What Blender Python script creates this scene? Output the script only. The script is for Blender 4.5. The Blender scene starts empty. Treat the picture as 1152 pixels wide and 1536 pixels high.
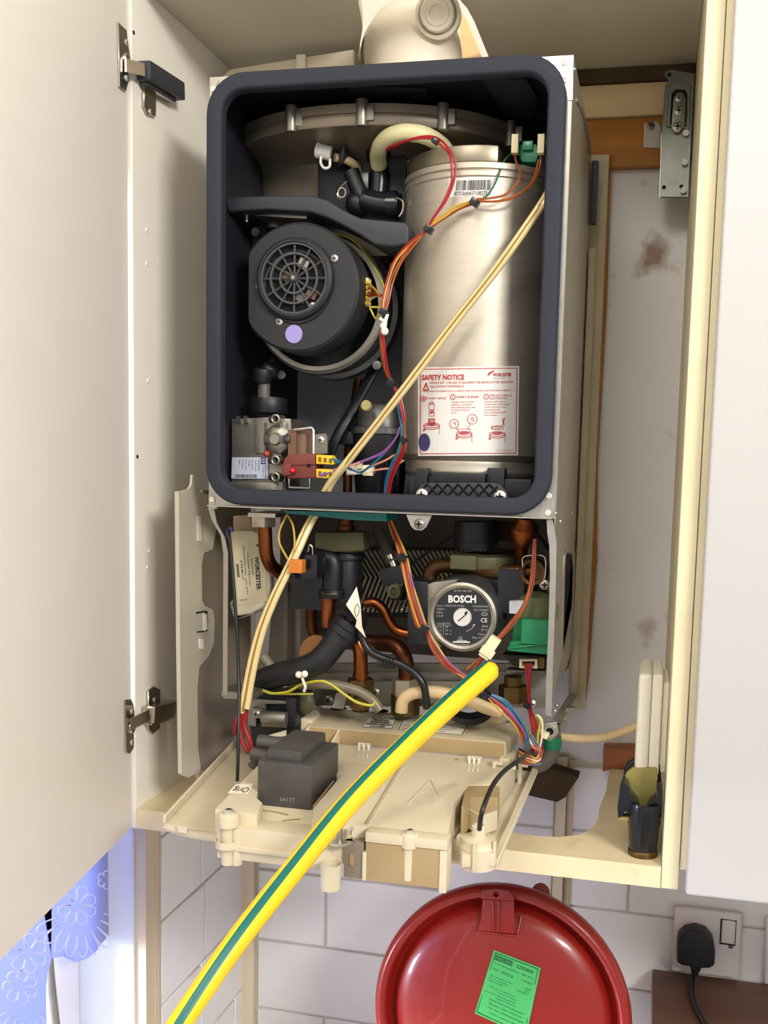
import bpy, bmesh, math, random
from mathutils import Vector, Matrix
from mathutils.geometry import tessellate_polygon
random.seed(3)
V = Vector
SC = bpy.context.scene
COL = SC.collection

# ------------------------------------------------------------------ camera
F, PX0, PY0 = 1489.93, 648.02, 849.77            # focal length and principal point, frame 1152 x 1536
CAM = V((.5018, -1.0704, -.4171))
YAW, PITCH, ROLL = .216, .1057, .026
c, s = math.cos(YAW), math.sin(YAW)
FW, RT, UP = V((-s, c, 0)), V((c, s, 0)), V((0, 0, 1))
c, s = math.cos(PITCH), math.sin(PITCH)
FW, UP = c*FW - s*UP, c*UP + s*FW
c, s = math.cos(ROLL), math.sin(ROLL)
RT, UP = c*RT + s*UP, c*UP - s*RT
cd = bpy.data.cameras.new('camera')
cd.sensor_fit = 'VERTICAL'; cd.sensor_height = 36; cd.lens = F/1536*36
cd.shift_x = -(PX0-576)/1536; cd.shift_y = (PY0-768)/1536
cd.clip_start = .01
cam = bpy.data.objects.new('camera', cd); COL.objects.link(cam)
cam.matrix_world = Matrix(((RT.x, UP.x, -FW.x, CAM.x), (RT.y, UP.y, -FW.y, CAM.y), (RT.z, UP.z, -FW.z, CAM.z), (0, 0, 0, 1)))
SC.camera = cam

# ------------------------------------------------------------------ light
w = bpy.data.worlds.new('world'); SC.world = w; w.use_nodes = True
w.node_tree.nodes['Background'].inputs[0].default_value = (.97, .97, 1, 1)
w.node_tree.nodes['Background'].inputs[1].default_value = .6
def area(name, loc, target, sx, sy, power, col):
    l = bpy.data.lights.new(name, 'AREA'); l.shape = 'RECTANGLE'; l.size = sx; l.size_y = sy
    l.energy = power; l.color = col
    o = bpy.data.objects.new(name, l); COL.objects.link(o); o.location = loc
    o.rotation_euler = (V(target)-V(loc)).to_track_quat('-Z', 'Y').to_euler()
area('window_daylight_right', (2.1, -2.0, .66), (.1, 0, -.4), .75, .4, 60, (1, .965, .91))
area('ceiling_lamp', (.15, -1.55, .80), (.2, 0, -.6), .5, .5, 12, (1, .955, .88))
area('window_daylight_left', (-1.3, -.75, -.8), (.2, .25, -1.1), 1.1, .9, 215, (.78, .85, 1))
vs = SC.view_settings
vs.view_transform = 'Standard'; vs.look = 'None'; vs.gamma = 1; vs.use_curve_mapping = False; vs.exposure = .02
SC.display_settings.display_device = 'sRGB'

# ------------------------------------------------------------------ pixel -> point on a real plane
def ray(px, py): return FW + RT*((px-PX0)/F) - UP*((py-PY0)/F)
def plane(px, py, p0, n):
    d = ray(px, py); n = V(n); return CAM + d*((V(p0)-CAM).dot(n)/d.dot(n))
def Y(px, py, y): return plane(px, py, (0, y, 0), (0, 1, 0))
def X(px, py, x): return plane(px, py, (x, 0, 0), (1, 0, 0))
def Z(px, py, z): return plane(px, py, (0, 0, z), (0, 0, 1))
def YY(pts, y): return [Y(a, b, y) for a, b in pts]
def Y3(pts): return [Y(a, b, d) for a, b, d in pts]
def ppm(y): return F/(y-CAM.y)/1.02              # pixels per metre near depth y

# ------------------------------------------------------------------ materials
def lin(c):
    return tuple(((v/255)/12.92 if v <= 10 else (((v/255)+.055)/1.055)**2.4) for v in c) + (1,)
MATS = {}
def mat(name, rgb, rough=.5, metal=0, var=.0, vscale=30, bump=0, bscale=200, dark=None, dscale=8, dlo=.55, dhi=.75, coat=0, trans=0, stretch=None, rvar=0):
    m = bpy.data.materials.new(name); m.use_nodes = True
    nt = m.node_tree; b = nt.nodes['Principled BSDF']
    b.inputs['Base Color'].default_value = lin(rgb)
    b.inputs['Roughness'].default_value = rough; b.inputs['Metallic'].default_value = metal
    b.inputs['Coat Weight'].default_value = coat
    b.inputs['Transmission Weight'].default_value = trans
    N, L = nt.nodes.new, nt.links.new
    tc = N('ShaderNodeTexCoord'); src = tc.outputs['Object']
    if stretch:
        mp = N('ShaderNodeMapping'); mp.inputs['Scale'].default_value = stretch; L(src, mp.inputs[0]); src = mp.outputs[0]
    def noise(sc, det=4):
        n = N('ShaderNodeTexNoise'); n.inputs['Scale'].default_value = sc; n.inputs['Detail'].default_value = det; L(src, n.inputs['Vector']); return n.outputs['Fac']
    colout = None
    if var:
        r = N('ShaderNodeValToRGB'); e = r.color_ramp.elements
        a = lin(rgb); e[0].position = .3; e[1].position = .7
        e[0].color = tuple(v*(1-var) for v in a[:3])+(1,); e[1].color = tuple(min(1, v*(1+var)) for v in a[:3])+(1,)
        L(noise(vscale), r.inputs[0]); colout = r.outputs[0]
    if dark:
        r = N('ShaderNodeValToRGB'); e = r.color_ramp.elements; e[0].position = dlo; e[1].position = dhi
        e[0].color = (0, 0, 0, 1); e[1].color = (1, 1, 1, 1); L(noise(dscale, 8), r.inputs[0])
        mx = N('ShaderNodeMixRGB'); L(r.outputs[0], mx.inputs[0])
        if colout: L(colout, mx.inputs[1])
        else: mx.inputs[1].default_value = lin(rgb)
        mx.inputs[2].default_value = lin(dark); colout = mx.outputs[0]
    if colout: L(colout, b.inputs['Base Color'])
    if bump:
        bp = N('ShaderNodeBump'); bp.inputs['Strength'].default_value = bump; bp.inputs['Distance'].default_value = .002
        L(noise(bscale), bp.inputs['Height']); L(bp.outputs[0], b.inputs['Normal'])
    if rvar:
        mr = N('ShaderNodeMapRange'); mr.inputs['To Min'].default_value = max(.05, rough-rvar); mr.inputs['To Max'].default_value = rough+rvar
        L(noise(vscale), mr.inputs['Value']); L(mr.outputs[0], b.inputs['Roughness'])
    MATS[name] = m; return m
laminate = mat('laminate', (246, 240, 228), .45, var=.02, vscale=3, bump=.02, bscale=300)
door_white = mat('door_white', (238, 231, 222), .4, var=.015, vscale=2, bump=.03, bscale=90)
right_white = mat('right_white', (197, 195, 194), .4, bump=.03, bscale=90)
edge_cream = mat('edge_cream', (228, 218, 182), .45, var=.04, vscale=12)
shelf_cream = mat('shelf_cream', (228, 211, 172), .5, var=.05, vscale=25, dark=(196, 172, 128), dscale=26, dlo=.6, dhi=.85)
ceil_m = mat('cabinet_top', (205, 198, 180), .5, var=.03, vscale=4)
plaster = mat('plaster', (224, 221, 222), .85, var=.03, vscale=9, bump=.25, bscale=60, dark=(150, 128, 112), dscale=12, dlo=.6, dhi=.72)
grout = mat('grout', (222, 213, 200), .9, bump=.3, bscale=300)
tile_m = mat('tile', (236, 235, 238), .2, var=.025, vscale=14, bump=.06, bscale=25)
trim_wood = mat('moulding', (206, 190, 166), .5, var=.08, vscale=20, stretch=(1, 1, .1))
trim_cream = mat('trim_cream', (224, 212, 186), .4)
batten_pale = mat('batten_pale', (221, 196, 152), .7, var=.08, vscale=30, stretch=(.15, 1, 1))
batten_wood = mat('batten_wood', (178, 118, 40), .6, var=.2, vscale=40, stretch=(.1, 1, 1))
dark_wood = mat('dark_wood', (92, 62, 48), .45, var=.3, vscale=30, stretch=(.12, 1, 1))
red_wood = mat('red_wood', (150, 84, 40), .5, var=.3, vscale=40, stretch=(.12, 1, 1))
brown_hole = mat('brown_board', (70, 54, 34), .9, var=.25, vscale=20)
steel = mat('galvanised', (196, 192, 184), .38, 1, var=.08, vscale=60, rvar=.08)
steel_dull = mat('galvanised_dull', (150, 146, 136), .5, .9, var=.12, vscale=30)
panel_steel = mat('panel_steel', (176, 170, 158), .42, .85, var=.07, vscale=25, dark=(120, 96, 66), dscale=14, dlo=.68, dhi=.85)
painted_plate = mat('painted_plate', (205, 196, 176), .4, .25, var=.04, vscale=10)
plate_shadow = mat('plate_shaded', (150, 138, 120), .4, .35, var=.1, vscale=8)  # darker copy of the plate paint, shade of the recess put into the colour
frame_paint = mat('frame_paint', (190, 178, 150), .6, var=.1, vscale=18, dark=(140, 100, 60), dscale=25, dlo=.66, dhi=.8)
gasket_m = mat('gasket_rubber', (37, 41, 53), .75, bump=.1, bscale=600)
lining = mat('chamber_lining', (24, 27, 36), .55, .0, var=.12, vscale=25)
lining_back = mat('chamber_back', (196, 198, 204), .6, .1, var=.1, vscale=8)
black_pl = mat('black_plastic', (21, 22, 28), .45)
black_sh = mat('black_gloss', (22, 23, 30), .22)
dark_grey = mat('dark_grey_plastic', (47, 50, 56), .5, bump=.06, bscale=500)
fan_black = mat('fan_black', (36, 37, 41), .55, bump=.05, bscale=700)
alu = mat('cast_aluminium', (160, 155, 144), .42, .9, var=.12, vscale=60, bump=.1, bscale=300)
alu_dark = mat('cast_aluminium_dark', (104, 104, 104), .45, .8, var=.15, vscale=50, bump=.1, bscale=300)
hood_m = mat('hood_metal', (142, 130, 114), .38, .6, var=.12, vscale=25)
brushed = mat('brushed_steel', (200, 192, 178), .54, .92, var=.05, vscale=20, stretch=(1, 1, 8))
copper = mat('copper', (150, 86, 48), .34, 1, var=.25, vscale=40)
copper_dk = mat('copper_aged', (100, 58, 38), .42, .9, var=.3, vscale=40)
bronze = mat('bronze_pipe', (92, 66, 42), .4, .8, var=.2, vscale=50)
brass = mat('brass', (106, 86, 50), .4, .9, var=.2, vscale=50)
nickel = mat('nickel', (205, 196, 176), .35, .8)
chrome = mat('chrome', (190, 182, 170), .22, 1)
screw_m = mat('screw', (214, 210, 204), .35, .6)
cream_pl = mat('cream_plastic', (214, 202, 174), .45, var=.04, vscale=20, bump=.03, bscale=400, dark=(170, 140, 96), dscale=18, dlo=.66, dhi=.9)
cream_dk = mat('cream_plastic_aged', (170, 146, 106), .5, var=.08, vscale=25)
cream_wh = mat('white_plastic', (238, 232, 216), .4)
socket_m = mat('socket_white', (228, 222, 220), .35)
yellow_pl = mat('yellow_plastic', (232, 196, 40), .4)
cream_con = mat('connector_cream', (232, 220, 180), .45)
orange_con = mat('connector_orange', (206, 120, 40), .45)
olive_pl = mat('olive_plastic', (78, 75, 48), .5)
olive_lt = mat('olive_panel', (150, 140, 78), .45)
brown_pl = mat('brown_coil', (112, 82, 62), .5)
maroon_pl = mat('maroon_plastic', (118, 56, 48), .42)
green_pl = mat('green_plastic', (10, 124, 78), .35, coat=.2)
green_dk = mat('green_cap', (16, 104, 70), .4)
teal = mat('teal_card', (10, 112, 112), .5)
yellow_tube = mat('tube_yellow', (246, 206, 30), .4, var=.05, vscale=30, bump=.05, bscale=200)
green_tube = mat('tube_green', (8, 104, 96), .4)
sleeve = mat('clear_sleeve', (222, 202, 148), .22, coat=.4, var=.06, vscale=30)
sleeve_dk = mat('sleeve_core', (150, 118, 50), .4)
cable_cream = mat('cable_cream', (204, 180, 138), .45, var=.08, vscale=40)
cable_grey = mat('cable_grey', (84, 80, 74), .5)
cable_black = mat('cable_black', (24, 24, 28), .35)
paper = mat('paper', (243, 236, 214), .7)
paper_white = mat('label_white', (224, 222, 218), .4)
ink = mat('ink_black', (28, 28, 34), .6)
ink_red = mat('ink_red', (186, 40, 44), .5)
ink_blue = mat('ink_blue', (46, 44, 120), .5)
ink_white = mat('ink_white', (236, 234, 228), .5)
ink_green = mat('ink_dark_green', (10, 78, 48), .5)
lilac = mat('lilac_sticker', (160, 146, 210), .5)
navy_dk = mat('navy_dark', (24, 26, 58), .4)
navy = mat('navy_sticker', (62, 54, 104), .5)
red_lacquer = mat('red_lacquer', (140, 24, 15), .34, coat=.25, var=.05, vscale=10)
green_label = mat('green_label', (70, 178, 96), .5)
bag_m = mat('plastic_bag', (222, 212, 184), .2, coat=.5, var=.05, vscale=20, bump=.5, bscale=60)
lace_m = mat('lace', (206, 210, 234), .7, bump=.35, bscale=120)
reveal_m = mat('window_reveal', (210, 213, 226), .85, bump=.5, bscale=70)
glass_m = mat('window_glass', (240, 245, 255), .03, trans=1)
frame_white = mat('window_frame', (225, 225, 235), .4)
hole_black = mat('hole', (10, 10, 10), .9)
transformer_m = mat('transformer_black', (72, 70, 69), .5, var=.15, vscale=30, bump=.06, bscale=500)
flue_m = mat('flue_white', (224, 214, 194), .4, var=.04, vscale=20)
cardboard = mat('cardboard', (222, 190, 138), .75)
silver_tape = mat('silver_tape', (205, 200, 188), .25, 1, bump=1, bscale=60)
led_red = mat('red_lens', (220, 20, 40), .15, coat=1)
WIRE = {k: mat('wire_'+k, v, .4) for k, v in dict(red=(160, 26, 36), yellow=(198, 160, 62), orange=(160, 84, 36), brown=(140, 62, 36), green=(60, 110, 76),
        blue=(30, 104, 140), purple=(134, 84, 150), white=(220, 205, 190), pink=(214, 140, 110), lime=(184, 176, 52), black=(24, 24, 28)).items()}
gt = glass_m.node_tree; fz = gt.nodes.new('ShaderNodeFresnel'); fz.inputs[0].default_value = 1.3
t1, g1_, mg = gt.nodes.new('ShaderNodeBsdfTransparent'), gt.nodes.new('ShaderNodeBsdfGlossy'), gt.nodes.new('ShaderNodeMixShader'); g1_.inputs['Roughness'].default_value = .02
gt.links.new(fz.outputs[0], mg.inputs[0]); gt.links.new(t1.outputs[0], mg.inputs[1]); gt.links.new(g1_.outputs[0], mg.inputs[2]); gt.links.new(mg.outputs[0], gt.nodes['Material Output'].inputs[0])
# lace lets daylight through
b = lace_m.node_tree.nodes['Principled BSDF']; b.inputs['Subsurface Weight'].default_value = 0
tr = lace_m.node_tree.nodes.new('ShaderNodeBsdfTranslucent'); tr.inputs[0].default_value = lin((140, 150, 200))
mx = lace_m.node_tree.nodes.new('ShaderNodeMixShader'); mx.inputs[0].default_value = .6
out = lace_m.node_tree.nodes['Material Output']
lace_m.node_tree.links.new(b.outputs[0], mx.inputs[1]); lace_m.node_tree.links.new(tr.outputs[0], mx.inputs[2]); lace_m.node_tree.links.new(mx.outputs[0], out.inputs[0])

# ------------------------------------------------------------------ mesh builder
ORG = {}
def catmull(pts, n=6, closed=False):
    P = [V(p) for p in pts]; m = len(P); out = []
    for i in range(m if closed else m-1):
        a, b, c, d = (P[(i-1) % m] if closed or i else P[0]*2-P[1]), P[i], P[(i+1) % m], (P[(i+2) % m] if closed or i+2 < m else P[-1]*2-P[-2])
        for k in range(n):
            t = k/n
            out.append(.5*((2*b)+(c-a)*t+(2*a-5*b+4*c-d)*t*t+(3*b-a-3*c+d)*t**3))
    if not closed: out.append(P[-1])
    return out
def axes(n):
    n = V(n).normalized(); u = n.cross(V((0, 0, 1)))
    if u.length < .05: u = n.cross(V((0, 1, 0)))
    u.normalize(); return u, u.cross(n)
class MB:
    def __init__(s, m): s.v = []; s.f = []; s.mi = []; s.mats = []; s.use(m)
    def use(s, m):
        if m not in s.mats: s.mats.append(m)
        s.cur = s.mats.index(m); return s
    def add(s, vs, fs, mis=None):
        o = len(s.v); s.v += [V(p) for p in vs]
        for i, f in enumerate(fs): s.f.append([o+k for k in f]); s.mi.append(s.cur if mis is None else mis[i])
        return s
    def box(s, c, size, rot=None):
        c = V(c); hx, hy, hz = [k/2 for k in size]; vs = []
        for x in (-hx, hx):
            for y in (-hy, hy):
                for z in (-hz, hz):
                    p = V((x, y, z)); vs.append(c + (rot @ p if rot else p))
        return s.add(vs, [(0, 1, 3, 2), (4, 6, 7, 5), (0, 4, 5, 1), (2, 3, 7, 6), (0, 2, 6, 4), (1, 5, 7, 3)])
    def mm(s, a, b):
        a, b = V(a), V(b); return s.box((a+b)/2, [abs(k) for k in (b-a)])
    def prism(s, pts, vec, holes=()):
        P = [V(p) for p in pts]; vec = V(vec)
        loops = [P]+[[V(p) for p in h] for h in holes]; allv = [p for l in loops for p in l]; n = len(allv)
        if holes: tris = tessellate_polygon(loops)
        else: tris = [tuple(range(len(P)))]
        fs = [tuple(t) for t in tris]+[tuple(n+k for k in reversed(t)) for t in tris]; o = 0
        for l in loops:
            m = len(l); fs += [(o+i, o+(i+1) % m, n+o+(i+1) % m, n+o+i) for i in range(m)]; o += m
        return s.add(allv+[p+vec for p in allv], fs)
    def tube(s, pts, r, seg=10, closed=False, n=5, spline=True, cap=True, ref=None, stripes=None, squash=1, twist=None):
        P = catmull(pts, n, closed) if spline and len(pts) > 2 else [V(p) for p in pts]
        m = len(P); R = r if callable(r) else (lambda t: r); vs = []; up = None
        for i in range(m):
            t = (P[(i+1) % m]-P[i-1] if closed else P[min(i+1, m-1)]-P[max(i-1, 0)]).normalized()
            if up is None: up = (V(ref) if ref else axes(t)[0])
            up = (up-t*up.dot(t)).normalized(); bi = t.cross(up); rr = R(i/(m-1))
            for k in range(seg):
                a = 2*math.pi*k/seg+(twist(i/(m-1)) if twist else 0); vs.append(P[i]+(up*math.cos(a)+bi*math.sin(a)*squash)*rr)
        fs = []; mis = []
        for i in range(m if closed else m-1):
            for k in range(seg):
                a, b = i*seg, ((i+1) % m)*seg; fs.append((a+k, a+(k+1) % seg, b+(k+1) % seg, b+k)); mis.append(stripes[k] if stripes else s.cur)
        if cap and not closed: fs += [tuple(reversed(range(seg))), tuple(range((m-1)*seg, m*seg))]; mis += [s.cur, s.cur]
        return s.add(vs, fs, mis)
    def lathe(s, prof, o, axis=(0, 0, 1), seg=40, a0=0, a1=None, sx=1, u=None, cap=False):
        o, ax = V(o), V(axis).normalized()
        if u is None: u, v = axes(ax)
        else: u = V(u).normalized(); v = ax.cross(u)
        full = a1 is None; a1 = a0+2*math.pi if full else a1; n = len(prof); cnt = seg if full else seg+1; vs = []
        for k in range(cnt):
            a = a0+(a1-a0)*k/seg
            for r, h in prof: vs.append(o+(u*math.cos(a)*sx+v*math.sin(a))*r+ax*h)
        fs = []
        for k in range(seg):
            b = (k+1) % cnt
            for j in range(n-1): fs.append((k*n+j, b*n+j, b*n+j+1, k*n+j+1))
        if full and cap:
            if prof[0][0] > 1e-6: fs.append(tuple(k*n for k in reversed(range(seg))))
            if prof[-1][0] > 1e-6: fs.append(tuple(k*n+n-1 for k in range(seg)))
        return s.add(vs, fs)
    def cyl(s, a, b, r, seg=20, r2=None):
        a, b = V(a), V(b); h = (b-a).length; return s.lathe([(r, 0), (r if r2 is None else r2, h)], a, b-a, seg, cap=True)
    def ball(s, c, r, seg=10, sc=(1, 1, 1)):
        pr = [(r*math.sin(math.pi*i/6), -r*math.cos(math.pi*i/6)) for i in range(7)]; k = len(s.v)
        s.lathe(pr, c, (0, 0, 1), seg); c = V(c)
        for i in range(k, len(s.v)): d = s.v[i]-c; s.v[i] = c+V((d.x*sc[0], d.y*sc[1], d.z*sc[2]))
        return s
    def hexa(s, a, b, r): return s.cyl(a, b, r, 6)
    def grid(s, fn, nu, nv):
        vs = [fn(i/nu, j/nv) for j in range(nv+1) for i in range(nu+1)]
        return s.add(vs, [(j*(nu+1)+i, (j+1)*(nu+1)+i, (j+1)*(nu+1)+i+1, j*(nu+1)+i+1) for j in range(nv) for i in range(nu)])
    def build(s, name, parent=None, bevel=0, bseg=2, smooth=38, label=None):
        me = bpy.data.meshes.new(name); lo = V([min(p[i] for p in s.v) for i in range(3)]); hi = V([max(p[i] for p in s.v) for i in range(3)])
        ctr = (lo+hi)/2
        if parent is None: ctr.z = lo.z
        me.from_pydata([tuple(p-ctr) for p in s.v], [], s.f)
        for m in s.mats: me.materials.append(m)
        me.polygons.foreach_set('material_index', s.mi)
        bm = bmesh.new(); bm.from_mesh(me)
        bmesh.ops.remove_doubles(bm, verts=bm.verts, dist=1e-6)
        bmesh.ops.recalc_face_normals(bm, faces=bm.faces)
        if bevel:
            es = [e for e in bm.edges if len(e.link_faces) == 2 and e.calc_face_angle(0) > .6]
            bmesh.ops.bevel(bm, geom=es, offset=bevel, segments=bseg, affect='EDGES', profile=.6, clamp_overlap=True)
        bm.to_mesh(me); bm.free()
        if smooth: me.shade_smooth(); me.set_sharp_from_angle(angle=math.radians(smooth))
        return put(name, me, ctr, parent, label)
def put(name, me, ctr, parent=None, label=None):
    o = bpy.data.objects.new(name, me); COL.objects.link(o)
    if parent: o.parent = parent; o.location = V(ctr)-ORG[parent.name]
    else: o.location = ctr
    ORG[o.name] = V(ctr)
    if label: o['label'] = label
    return o
def tag(o, label, cat, group=None):
    o['label'] = label; o['category'] = cat
    if group: o['group'] = group
    return o
def thing(name, loc, label, cat, group=None):
    o = bpy.data.objects.new(name, None); o.empty_display_size = .05; COL.objects.link(o); o.location = loc; ORG[o.name] = V(loc)
    return tag(o, label, cat, group)
def structure(o): o['kind'] = 'structure'; return o
def copy(o, ctr, parent, label=None):             # another instance sharing mesh data, with copies of its parts
    n = o.copy(); COL.objects.link(n); n.parent = parent; ORG[n.name] = V(ctr)
    n.location = V(ctr)-(ORG[parent.name] if parent else V()); 
    if label: n['label'] = label
    for ch in list(o.children):
        k = ch.copy(); COL.objects.link(k); k.parent = n; ORG[k.name] = ORG[ch.name]-ORG[o.name]+V(ctr)
    return n

# ------------------------------------------------------------------ print: text laid out in a quad and pressed onto a real surface
TXT = {}
def glyphs(t, bold=0):
    if (t, bold) not in TXT:
        cu = bpy.data.curves.new('t', 'FONT'); cu.body = t; cu.resolution_u = 2; cu.offset = bold
        ob = bpy.data.objects.new('t', cu); COL.objects.link(ob)
        dg = bpy.context.evaluated_depsgraph_get(); me = bpy.data.meshes.new_from_object(ob.evaluated_get(dg))
        vs = [(v.co.x, v.co.y) for v in me.vertices]; fs = [tuple(p.vertices) for p in me.polygons]
        bpy.data.objects.remove(ob); bpy.data.curves.remove(cu); bpy.data.meshes.remove(me)
        x0, x1 = min(v[0] for v in vs), max(v[0] for v in vs); y0, y1 = min(v[1] for v in vs), max(v[1] for v in vs)
        TXT[t, bold] = ([((x-x0)/(x1-x0), (y-y0)/(y1-y0)) for x, y in vs], fs)
    return TXT[t, bold]
def bil(q, u, v):                                  # q = TL, TR, BR, BL; v down
    return tuple((q[0][i]*(1-u)+q[1][i]*u)*(1-v)+(q[3][i]*(1-u)+q[2][i]*u)*v for i in range(2))
class Print:
    def __init__(s, mb, quad, surf): s.mb, s.q, s.surf = mb, quad, surf
    def sheet(s, m, nu=2, nv=2, off=.0004, box=(0, 0, 1, 1)):
        s.mb.use(m); a, b, c, d = box
        s.mb.grid(lambda u, v: s.surf(*bil(s.q, a+(c-a)*u, b+(d-b)*v), off), nu, nv)
    def text(s, t, u0, v0, u1, v1, m, off=.0009, rot=0, bold=0):
        vs, fs = glyphs(t, bold); s.mb.use(m); P = []
        for x, y in vs:
            if rot == 90: a, b = 1-y, x            # reads downward, tops to the right
            elif rot == 180: a, b = 1-x, y
            else: a, b = x, 1-y
            if rot == 90: a = y
            P.append(s.surf(*bil(s.q, u0+(u1-u0)*a, v0+(v1-v0)*b), off))
        s.mb.add(P, fs)
    def bar(s, u0, v0, u1, v1, m, off=.0008, n=1): s.sheet(m, max(1, n), 1, off, (u0, v0, u1, v1))
    def line(s, pts, w, m, off=.0009):             # a drawn stroke
        s.mb.use(m)
        for (a, b), (c, d) in zip(pts, pts[1:]):
            L = math.hypot(c-a, d-b) or 1; nx, ny = -(d-b)/L*w, (c-a)/L*w
            s.mb.add([s.surf(*bil(s.q, x, y), off) for x, y in ((a+nx, b+ny), (a-nx, b-ny), (c-nx, d-ny), (c+nx, d+ny))], [(0, 1, 2, 3)])
    def oval(s, u, v, ru, rv, w, m, off=.0009, a0=0, a1=360, n=18):
        s.line([(u+ru*math.cos(math.radians(a0+(a1-a0)*i/n)), v+rv*math.sin(math.radians(a0+(a1-a0)*i/n))) for i in range(n+1)], w, m, off)
    def disc(s, u, v, ru, rv, m, off=.0009):
        s.mb.use(m); s.mb.add([s.surf(*bil(s.q, u+ru*math.cos(i*.314), v+rv*math.sin(i*.314)), off) for i in range(20)], [tuple(range(20))])
def on_plane(p0, n):
    n = V(n).normalized(); return lambda px, py, off: plane(px, py, V(p0)+n*off, n)
def on_cyl(xc, yc, r):
    def f(px, py, off):
        d = ray(px, py); ox, oy = CAM.x-xc, CAM.y-yc; A = d.x**2+d.y**2; B = ox*d.x+oy*d.y; C = ox*ox+oy*oy-(r+off)**2
        q = max(0, B*B-A*C); return CAM+d*((-B-math.sqrt(q))/A)
    return f
SCREW = {}
def screw(c, n, r, parent, m=None, name='screw', cross=True):
    m = m or screw_m; key = (round(r, 4), m.name, tuple(round(k, 2) for k in n))
    c = V(c)
    if key in SCREW: return put(name, SCREW[key], c, parent)
    nn = V(n).normalized(); u, v = axes(nn); mb = MB(m)
    mb.lathe([(r, -.001), (r, r*.25), (r*.7, r*.5), (0, r*.58)], c, nn, 16)
    if cross:
        mb.use(hole_black)
        for a, b in ((u, v), (v, u)):
            e = c+nn*r*.62; mb.add([e+a*r*.6+b*r*.13, e+a*r*.6-b*r*.13, e-a*r*.6-b*r*.13, e-a*r*.6+b*r*.13], [(0, 1, 2, 3)])
    o = mb.build(name, parent); SCREW[key] = o.data; ORG[o.name] = ORG[o.name]; return o

# ================================================================== SETTING
XL, XR, YW = -.113, .531, .376                    # left wall face, cabinet's right inner face, back wall face
ZS, ZC = -.849, .113                              # shelf top, cabinet top underside
def bx(name, a, b, m, parent=None, bevel=0): return MB(m).mm(a, b).build(name, parent, bevel)
floor = structure(bx('floor', (-1.2, -3.2, -2.15), (2.6, .45, -2.1), mat('floor_vinyl', (150, 138, 124), .5)))
ceiling = structure(bx('ceiling', (-1.2, -3.2, .95), (2.6, .45, 1.0), mat('ceiling_paint', (232, 228, 220), .9)))
wall_back = structure(bx('wall_back', (-.3, YW, -2.1), (2.6, .45, .95), grout))
tag(wall_back, 'cream tiled kitchen wall behind boiler and cupboard', 'wall')
wl = MB(grout)
wl.mm((-.25, .034, -2.1), (XL, YW, .95)); wl.mm((-.25, -1.25, -2.1), (XL, .034, -1.62)); wl.mm((-.25, -1.25, -.1), (XL, .034, .95)); wl.mm((-.25, -3.2, -2.1), (XL, -1.25, .95))
wall_left = structure(wl.build('wall_left')); tag(wall_left, 'side wall with cream tiles left of the red vessel', 'wall')
# tiles: each one a piece of its wall
def tiles(wall, cols, rows, mk):
    cache = {}
    for (u0, u1, v0, v1) in [(a, b, c, d) for (c, d), cc in zip(rows, cols) for a, b in cc]:
        key = (round(u1-u0, 4), round(v1-v0, 4)); ctr, size = mk(u0, u1, v0, v1)
        if key in cache: put('tile', cache[key], ctr, wall)
        else: cache[key] = MB(tile_m).box(ctr, size).build('tile', wall, bevel=.0015, bseg=1).data
G = .0017
rows = [(-.957+G, -.86), (-1.075+G, -.957-G), (-1.193+G, -1.075-G), (-1.31+G, -1.193-G), (-1.43+G, -1.31-G)]
x0 = .027; Wt = .234
def cols(off, lo, hi):
    e = [lo]+[x0+off+Wt*k for k in range(-4, 8) if lo+.01 < x0+off+Wt*k < hi-.01]+[hi]
    return [(a+G, b-G) for a, b in zip(e, e[1:])]
tiles(wall_back, [cols(0 if i % 2 == 0 else .117, -.089, .3835)+cols(0 if i % 2 else .13, .405, 1.3) for i in range(5)], rows, lambda a, b, c, d: (((a+b)/2, YW-.0015, (c+d)/2), (b-a, .006, d-c)))
def colsl(off): 
    e = [.088]+[.21+off+.122*2*k for k in range(-2, 3) if .1 < .21+off+.244*k < .35]+[YW-.012]
    return [(a+G, b-G) for a, b in zip(e, e[1:])]
rl = [(-.92+G, -.86), (-1.037+G, -.92-G), (-1.155+G, -1.037-G), (-1.275+G, -1.155-G), (-1.4+G, -1.275-G)]
tiles(wall_left, [colsl(o) for o in (.12, 0, .5, 0, .122)], rl, lambda a, b, c, d: ((XL+.0015, (a+b)/2, (c+d)/2), (.006, b-a, d-c)))
t = MB(trim_cream).mm((XL, YW-.016, -1.6), (-.091, YW, -.86)).build('trim_1', bevel=.003); structure(t)
t = MB(trim_wood)
t.prism([(XL-.002, .03, -1.6), (XL+.014, .03, -1.6), (XL+.014, .052, -1.6), (XL+.010, .055, -1.6), (XL+.012, .058, -1.6), (XL+.012, .066, -1.6), (XL+.007, .07, -1.6), (XL+.009, .074, -1.6), (XL+.005, .087, -1.6), (XL-.002, .087, -1.6)], (0, 0, .735))
structure(t.build('trim_2', smooth=0))
t = MB(trim_cream).mm((.384, YW-.014, -1.6), (.399, YW, -.845)).use(trim_wood).tube([(.404, YW-.004, -1.6), (.4045, YW-.004, -1.2), (.404, YW-.004, -.85)], .0055, 8)
structure(t.build('trim_3', bevel=0))
# plaster skin above the tiles, ragged lower edge, right of the boiler
edge = [(.33, -.845), (.40, -.838), (.43, -.852), (.47, -.846), (.52, -.842), (.57, -.85)]
p = [(x, YW-.008, z) for x, z in edge]+[(.57, YW-.008, -.012), (.33, YW-.008, -.012)]
structure(MB(plaster).prism(p, (0, .012, 0)).build('wall_plaster', smooth=0))
structure(MB(plaster).mm((-.095, YW-.004, -.86), (.33, YW, .113)).build('wall_lining', smooth=0))
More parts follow.
